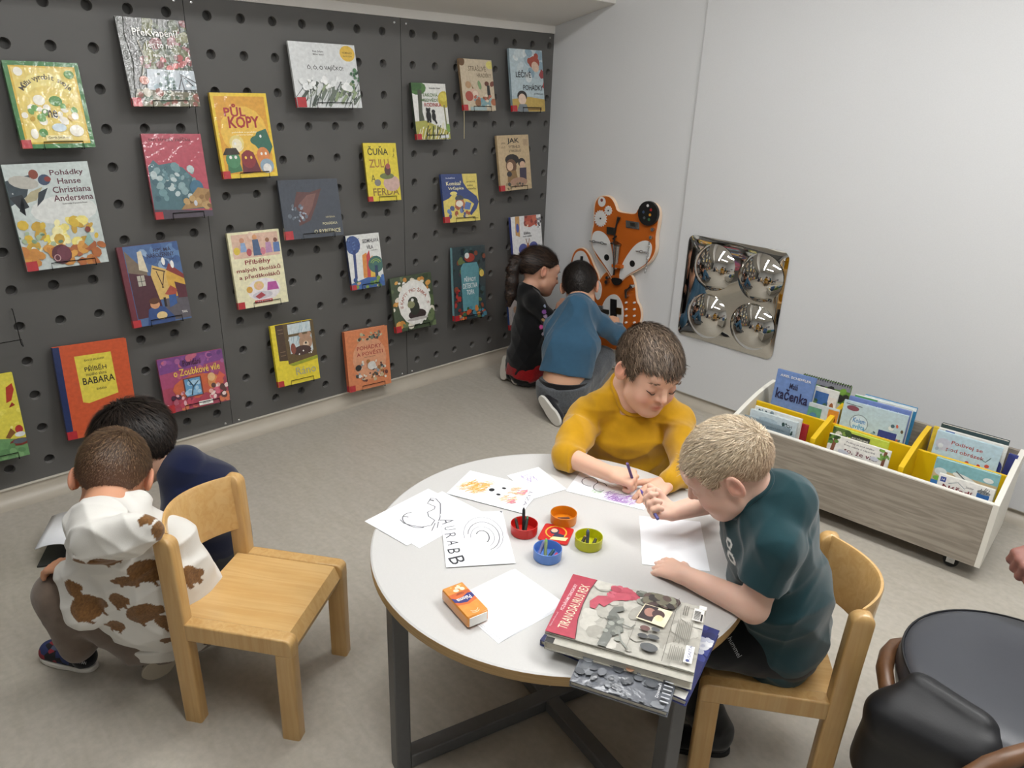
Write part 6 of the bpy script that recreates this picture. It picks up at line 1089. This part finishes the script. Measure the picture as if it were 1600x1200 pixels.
def hoodcol(V):
    c = np.tile(np.array(lin('#dcdad4')), (len(V), 1)); rg = np.random.RandomState(2)
    for (x, y, rx, ry, rot, hd) in ((161, 880, 17, 13, 10, -1), (230, 893, 17, 21, 35, 1), (199, 909, 17, 9, -8, -1), (221, 960, 21, 17, 20, 1), (136, 950, 20, 19, 30, 1), (185, 938, 11, 13, 10, 1), (182, 977, 11, 10, -20, -1), (257, 972, 10, 14, 20, 1), (112, 920, 9, 13, 35, 1), (118, 888, 9, 8, 0, -1), (296, 900, 7, 16, 10, 1), (262, 1000, 9, 6, 0, 1), (262, 822, 8, 14, 0, 1), (245, 790, 9, 6, 0, 1)):
        d = ray(x, y); d = d / np.linalg.norm(d); rel = V - CAMP; t = rel @ d; pd = np.linalg.norm(rel - t[:, None] * d, axis=1); i = np.argmin(pd * 6 + t); C0 = V[i]; q = V - C0; m = np.linalg.norm(q, axis=1) < .05
        u, v = q @ CR, q @ unit(UP * .8 + CU * .6); a = math.radians(rot); k = t[i] / FPX; u2, v2 = (u * math.cos(a) + v * math.sin(a)) / k, (-u * math.sin(a) + v * math.cos(a)) / k
        s_ = (u2 / rx) ** 2 + (v2 / ry) ** 2 < 1; s_ |= ((u2 - hd * rx * .95) / (rx * .42)) ** 2 + ((v2 + ry * .25) / (ry * .45)) ** 2 < 1
        for lx in (-.5, .5): s_ |= (np.abs(u2 - lx * rx) < 2.0) & (v2 < 0) & (v2 > -ry * 1.3)
        s_ &= m; c[s_] = np.array(lin('#7a5630')) * rg.uniform(.7, 1.25, (s_.sum(), 1))
    return c
cloth('hoodie', D, M_hood, O, .0032, .0045, 4, hoodcol, it=2)
# waistband
D = Sdf(); wb = pel - UP * .055 + (pel - mid) * .12; D.cap(pel - UP * .03, wb, .104, .100, .01, e=sx, sc=1.30, flat=3); cloth('hem_band', D, fabric('hoodie_rib', '#cfccc5'), O, .005, .001, 5)
M_br = fabric('taupe_trousers', '#6f6156', bump=(500, 0.25, 0.001), noise=(60, 0.06))
lk, la = at(98, 928, 1.845), at(122, 1005, 1.90); rk, ra = at(190, 975, 1.95), at(262, 1010, 1.93)
D = Sdf(); D.cap(pel - UP * .040 - sx * .06, pel - UP * .045 + sx * .05, .084, .084, .02); D.chain([pel - UP * .045 - sx * .07, lk, la], [.075, .062, .046], .02); D.chain([pel - UP * .05 - sx * .0, rk, ra], [.07, .055, .045], .02)
cloth('trousers', D, M_br, O, .005, .003, 6)
M_sp = mat('patterned_shoe', '#1b1d24', 0.8, noise=(160, 0.3))
M_spm = M_sp.node_tree; _rp = M_spm.nodes.new('ShaderNodeTexVoronoi'); _rp.inputs['Scale'].default_value = 55; _tc = M_spm.nodes.new('ShaderNodeTexCoord'); M_spm.links.new(_tc.outputs['Object'], _rp.inputs['Vector'])
_cr = M_spm.nodes.new('ShaderNodeValToRGB'); _cr.color_ramp.interpolation = 'CONSTANT'; _el = _cr.color_ramp.elements; _el[0].color = (*lin('#16171c'), 1); _el[1].position = .5; _el[1].color = (*lin('#2a3560'), 1); _e3 = _el.new(.72); _e3.color = (*lin('#8a2a34'), 1); _e4 = _el.new(.85); _e4.color = (*lin('#4a5068'), 1)
M_spm.links.new(_rp.outputs['Color'], _cr.inputs[0]); M_spm.links.new(_cr.outputs[0], M_spm.nodes['Principled BSDF'].inputs['Base Color'])
hl, tl_ = onz(150, 1046, .001), onz(68, 1022, .001)
shoe('shoe', O, hl, tl_, UP, .033, uppermat=M_sp)
D = Sdf(); D.cap(hl + unit(tl_ - hl) * .030 + UP * .034, hl + unit(tl_ - hl) * .045 + UP * .05, .0315, .030, .01); D.cut(hl + UP * .016, -UP); cloth('heel_cup', D, fabric('black_canvas', '#111216'), O, .004, None)
decal('SPIDER-MAN', (121, 1034), (27, 4), 5, '#d8d8d8', 'shoe_lettering', O, ('heel_cup', 'shoe'))
r1 = onz(232, 1058, .018); r2 = onz(285, 1012, .10)
shoe('shoe', O, at(286, 1010, 1.875), at(230, 1062, 1.92), dirc(-.35, .55, -.75), .033, sole='#a39a8a', upper='#5a5048')
keep(O)
# open book held between the two crouching boys
OB = thing('open_book', 'open white book lying on the floor between the two crouching boys', 'book', onz(150, 838, .03))
PB = onz(150, 838, 0)
for s_, nm in ((-1, 'left_page'), (1, 'right_page')):
    mb = MB(); n = 8; vs = []
    for i in range(n + 1):
        u = i / n; x = s_ * u * .15; z = .012 + .05 * math.sin(u * 2.2) * (1 - .3 * u)
        for y in (-.10, .10): vs.append((x, y, z))
    fs = [(2 * i, 2 * i + 1, 2 * i + 3, 2 * i + 2) for i in range(n)]; mb.add(vs, fs); o = mb.build(nm, M_paper, OB, smooth=60); o.rotation_euler = (0, 0, math.radians(62)); so = o.modifiers.new('s', 'SOLIDIFY'); so.thickness = .003
MB().box((-.155, -.103, -.028), (.155, .103, -.024)).build('cover', mat('dark_cover', '#26282c', 0.5), OB).rotation_euler = (0, 0, math.radians(62))
# ---------------------------------------------------------------- boy in navy
N_ = person('dark-haired boy in a navy sweatshirt bending beside the hoodie boy', (0.98, -2.50, 0))
H = Head(at(212, 697, 2.06), dirc(-.82, -.52, -.05), dirc(-.42, .80, .30), 1.06)
nb = H.P(-.046, 0, -.112); pel = at(338, 838, 2.25); mid = at(322, 775, 2.16); ls, rs = at(285, 800, 2.06), at(290, 735, 2.24); sx = unit(rs - ls)
D = Sdf(); H.add(D); neck(D, H, nb, .040); D.chain([nb, mid, pel], [.045, .07, .08], .02, e=sx, sc=1.2); D.chain([nb, ls, at(255, 865, 2.08)], [.04, .034, .028], .012)
body('body', D, N_, H, '#d8ab92', .0032)
H.hair('hair', N_, ['#1e1815', '#2c241f', '#17120f', '#3c322b'], [(-.2, -.062), (-.05, -.058), (-.03, -.02), (-.022, .010), (.010, .012), (.018, -.012), (.034, -.008), (.046, .040), (.2, .048)], (.015, .013, .016), 9000, .036, .30, (-.06, 0, .09), (0, 0, -.1), 14, .003)
M_nv = fabric('navy_fleece', '#0d1636', bump=(600, 0.2, 0.001))
D = Sdf(); D.chain([pel + (mid - pel) * .15, mid, nb - dirc(-.5, 0, 0) * .015], [.098, .098, .066], .03, e=sx, sc=1.25); D.chain([nb, ls, at(255, 870, 2.08)], [.05, .05, .042], .02); D.chain([nb, rs], [.05, .046], .02); D.cap(nb - unit(H.C - nb) * .01, nb + unit(H.P(-.02, 0, -.04) - nb) * .022, .054, .049, .012, flat=2)
cloth('sweatshirt', D, M_nv, N_, .0042, .003, 9, it=2)
M_gt = fabric('charcoal_trousers', '#3a3b3e', bump=(500, 0.3, 0.001), noise=(80, 0.08))
kn = at(290, 868, 2.30); ft = onz(330, 905, .05)
D = Sdf(); D.cap(pel + UP * .02, pel - UP * .06, .100, .098, .02, e=sx, sc=1.2); D.chain([pel - UP * .03, kn, ft], [.09, .065, .05], .02); D.chain([pel - UP * .03 + sx * .08, kn + sx * .12, ft + sx * .12], [.085, .06, .05], .02); D.cut((0, 0, .004), -UP)
cloth('trousers', D, M_gt, N_, .005, .0025, 10); shoe('shoe', N_, onz(352, 905, .001), onz(300, 905, .001), UP, .034, sole='#1a1a1a', upper='#141416')
keep(N_)
# ---------------------------------------------------------------- girl kneeling by the fox
I = person('girl with a dark ponytail in a black top kneeling by the busy board', (0.36, -0.44, 0))
H = Head(at(843, 424, 3.86), dirc(.86, -.20, -.36), dirc(.10, .95, .1), 1.06)
nb = H.P(-.034, 0, -.084); pel = at(822, 560, 3.97); mid = at(828, 512, 3.93); fwg = unit(np.array((*dirc(.86, 0, -.36)[:2], 0))); sg = np.cross(fwg, UP)
rs, ls = nb + sg * .088 - UP * .055 - fwg * .01, nb - sg * .088 - UP * .055 - fwg * .01; re = at(868, 508, 3.84); rw = at(874, 478, 3.88)
D = Sdf(); H.add(D); neck(D, H, nb, .033); D.chain([nb, mid, pel], [.035, .06, .07], .02, e=sg, sc=1.25); D.chain([nb - UP * .03, rs, re, rw], [.04, .03, .026, .019], .012)
hand(D, rw, dirc(.55, .6, -.4), dirc(-.5, .2, .6), True, 1.0, (40, 45, 50, 50), 2)
body('body', D, I, H, '#c99a82', .0032); H.face_parts(I, '#33241c')
def pony(D): D.chain([H.P(-.095, 0, .030), H.P(-.125, 0, .020), H.P(-.135, .0, -.03), H.P(-.125, 0, -.09), H.P(-.115, 0, -.15), H.P(-.11, 0, -.20)], [.016, .026, .030, .031, .026, .010], .012)
H.hair('hair', I, ['#1f1612', '#2c1f18', '#3a2a20', '#4c382a'], [(-.2, -.035), (-.05, -.030), (-.03, .005), (-.02, .020), (.010, .022), (.022, .020), (.045, .046), (.07, .058), (.2, .062)], (.010, .009, .012), 5000, .05, .05, (.10, 0, .02), (-.3, 0, 0), 15, .0032, pony, .0012, .15)
MB().tube([H.P(-.100 + .004 * math.cos(a) * 0, .019 * math.cos(a), .029 + .019 * math.sin(a)) for a in [k * math.pi / 8 for k in range(16)]], .006, 6, closed=True).build('hair_tie', mat('hair_tie_black', '#15131a', 0.7), I)
M_bl = fabric('black_jersey', '#0b0b0d', bump=(600, 0.2, 0.001))
D = Sdf(); D.chain([pel - UP * .05, pel, mid, nb - UP * .045], [.10, .092, .084, .055], .03, e=sg, sc=1.25); na = naxis(H, nb); D.chain([nb - na * .034, rs, re, re + (rw - re) * .6], [.040, .042, .036, .028], .03); D.chain([nb - na * .034, ls, ls + fwg * .10 - UP * .10], [.040, .042, .034], .03)
M_tun = mat('printed_black_jersey', vcol=True, rough=0.9, spec=0.2, sheen=0.2)
sh = cloth('tunic', D, M_tun, I, .004, .004, 11, lambda V: spots(V, '#0b0b0d', ((851, 478, 2.5, '#8a94a8'), (850, 487, 3.5, '#7a4a8a'), (852, 495, 3, '#9a84a0'), (848, 500, 3, '#d8b07a'), (852, 505, 3, '#c9a4b8'), (846, 511, 3.5, '#c0508e'), (852, 515, 3.5, '#4a4a80'), (849, 521, 3, '#b8aab8'), (853, 524, 3, '#5a5a98')))); collar(H, nb, M_bl, I, sh, .004)
D = Sdf(); D.cap(pel - UP * .02, pel - UP * .075, .10, .108, .01, e=sg, sc=1.2, flat=2); D.chain([pel - UP * .05 + sg * .05, pel + fwg * .17 - UP * .085 + sg * .05], [.07, .055], .02); D.chain([pel - UP * .05 - sg * .05, pel + fwg * .17 - UP * .085 - sg * .05], [.07, .055], .02); D.cut((0, 0, .006), -UP)
cloth('skirt', D, fabric('red_tulle', '#8a0a10', noise=(200, 0.25)), I, .005, .004, 12)
for s_ in (-1, 1):
    hx, tx = ((789, 556), (785, 592)) if s_ > 0 else ((805, 570), (803, 599))
    P_, Q_ = at(*hx, 3.99 if s_ > 0 else 3.93), onz(tx[0], tx[1] + 1, .010); shoe('shoe', I, P_, Q_, dirc(.75, .25, -.6), .030, sole='#cfcac0', upper='#b3a88a')
D = Sdf(); D.chain([pel + fwg * .14 - UP * .10 + sg * .05, at(800, 585, 4.0)], [.045, .034], .01); D.chain([pel + fwg * .14 - UP * .10 - sg * .05, at(792, 576, 4.05)], [.045, .034], .01); cloth('leggings', D, M_bl, I, .006, None)
keep(I)
# ---------------------------------------------------------------- boy in blue kneeling in front of the fox
B = person('boy in a blue long-sleeved shirt kneeling in front of the busy board, back turned', (0.72, -0.58, 0))
H = Head(at(906, 449, 3.66), dirc(.22, -.30, -.90), dirc(.05, .93, -.25), 1.08)
nb = H.P(-.034, 0, -.082); pel = at(880, 597, 3.62); mid = at(893, 540, 3.60); ls, rs = at(868, 512, 3.64), at(938, 506, 3.70); sx = unit(rs - ls)
re = at(966, 525, 3.78); rw = at(963, 507, 3.90); le = at(862, 545, 3.74); lw_ = at(900, 540, 3.88)
D = Sdf(); H.add(D, False); neck(D, H, nb, .036); D.chain([nb, mid, pel], [.04, .075, .085], .02, e=sx, sc=1.3); D.chain([nb - UP * .03, rs, re, rw], [.04, .034, .029, .020], .012)
hand(D, rw, dirc(-.15, .75, -.6), dirc(.3, .2, .8), True, 1.0, (55, 60, 60, 60), 2)
body('body', D, B, H, '#cda083', .0032)
H.hair('hair', B, ['#191412', '#241d19', '#2f2722', '#120e0c'], HL_BOY, (.008, .007, .010), 6000, .018, .3, (-.06, 0, .09), (0, 0, 0), 16, .0032)
M_bs = fabric('slate_blue_jersey', '#33566f', bump=(600, 0.2, 0.001), noise=(40, 0.05))
D = Sdf(); D.chain([pel + (mid - pel) * .30, mid, nb - UP * .05], [.098, .098, .066], .03, e=sx, sc=1.36); na = naxis(H, nb); D.chain([nb - na * .036, rs, re, re + (rw - re) * .72], [.046, .048, .043, .031], .03); D.chain([nb - na * .036, ls, le, lw_], [.046, .048, .042, .03], .03); D.cap(nb - na * .04, mid, .05, .085, .03)
D.cut(pel + (mid - pel) * .24, pel - mid + UP * .0); sh = cloth('shirt', D, M_bs, B, .0042, .0045, 13, it=2); collar(H, nb, M_bs, B, sh)
M_jn = fabric('grey_denim', '#55585c', bump=(400, 0.3, 0.001), noise=(120, 0.2)); kn1, kn2 = at(935, 590, 3.85), at(870, 610, 3.90)
D = Sdf(); D.cap(pel - UP * .005, pel - UP * .06, .104, .098, .02, e=sx, sc=1.28, flat=1); D.chain([pel - UP * .03 + sx * .05, at(940, 560, 3.86), onz(905, 628, .05)], [.08, .062, .045], .02); D.chain([pel - UP * .03 - sx * .05, kn2, onz(865, 632, .06)], [.08, .06, .045], .02)
D.cut((0, 0, .005), -UP); cloth('jeans', D, M_jn, B, .005, .003, 14)
D = Sdf(); D.cap(pel + (mid - pel) * .07, pel - UP * .03, .098, .098, .01, e=sx, sc=1.28, flat=1); cloth('waistband', D, fabric('black_waistband', '#0d0d0f'), B, .005, None)
shoe('shoe', B, at(842, 620, 3.55), at(873, 664, 3.495), dirc(.35, .65, -.65), .036, sole='#d8d5ce', upper='#1a1a1e'); shoe('shoe', B, onz(905, 632, .002), onz(880, 640, .002), UP, .034, sole='#d8d5ce', upper='#1a1a1e')
keep(B)
# ---------------------------------------------------------------- hand of a grown-up at the right edge
AD = person('reddish bare adult fist just inside the right edge of the picture', onz(1620, 870, .46))
Pw = at(1640, 862, 1.62); D = Sdf(); D.chain([Pw + dirc(1, .15, -.1) * .26, Pw], [.042, .030], .02); hand(D, Pw, dirc(-.8, -.3, .1), dirc(-.3, .6, .6), True, 1.35, (70, 75, 75, 70), 1)
V, Q = D.mesh(.004); npmesh('body', V, Q, M_skin, AD, np.tile(np.array(lin('#8f6258')), (len(V), 1)))
D = Sdf(); D.cap(Pw + dirc(1, .15, -.1) * .13, Pw + dirc(1, .15, -.1) * .30, .050, .058, .01, flat=1); cloth('sleeve', D, fabric('dark_sleeve', '#2a2a30'), AD, .006)
keep(AD)
# black leather pad folded over the near side of the upholstered chair
D = Sdf(); pa, pb = onz(1431, 1066, .425), onz(1540, 1136, .425); qa, qb = onz(1372, 1185, .20), onz(1500, 1225, .26)
for k_ in range(10):
    t_ = k_ / 9; P_ = pa + (pb - pa) * t_; Q_ = qa + (qb - qa) * t_; m_ = (P_ + Q_) / 2 + dirc(-.1, .3, .6) * .045 + dirc(-.5, .2, 0) * .03 * (1 - t_); D.chain([P_, m_, Q_], [.017, .042, .055], .025)
o, _ = cloth('leather_pad', D, M_leather2, ch, .005, .002, 21); o.matrix_parent_inverse = Matrix.Translation((-CS[0], -CS[1], 0))
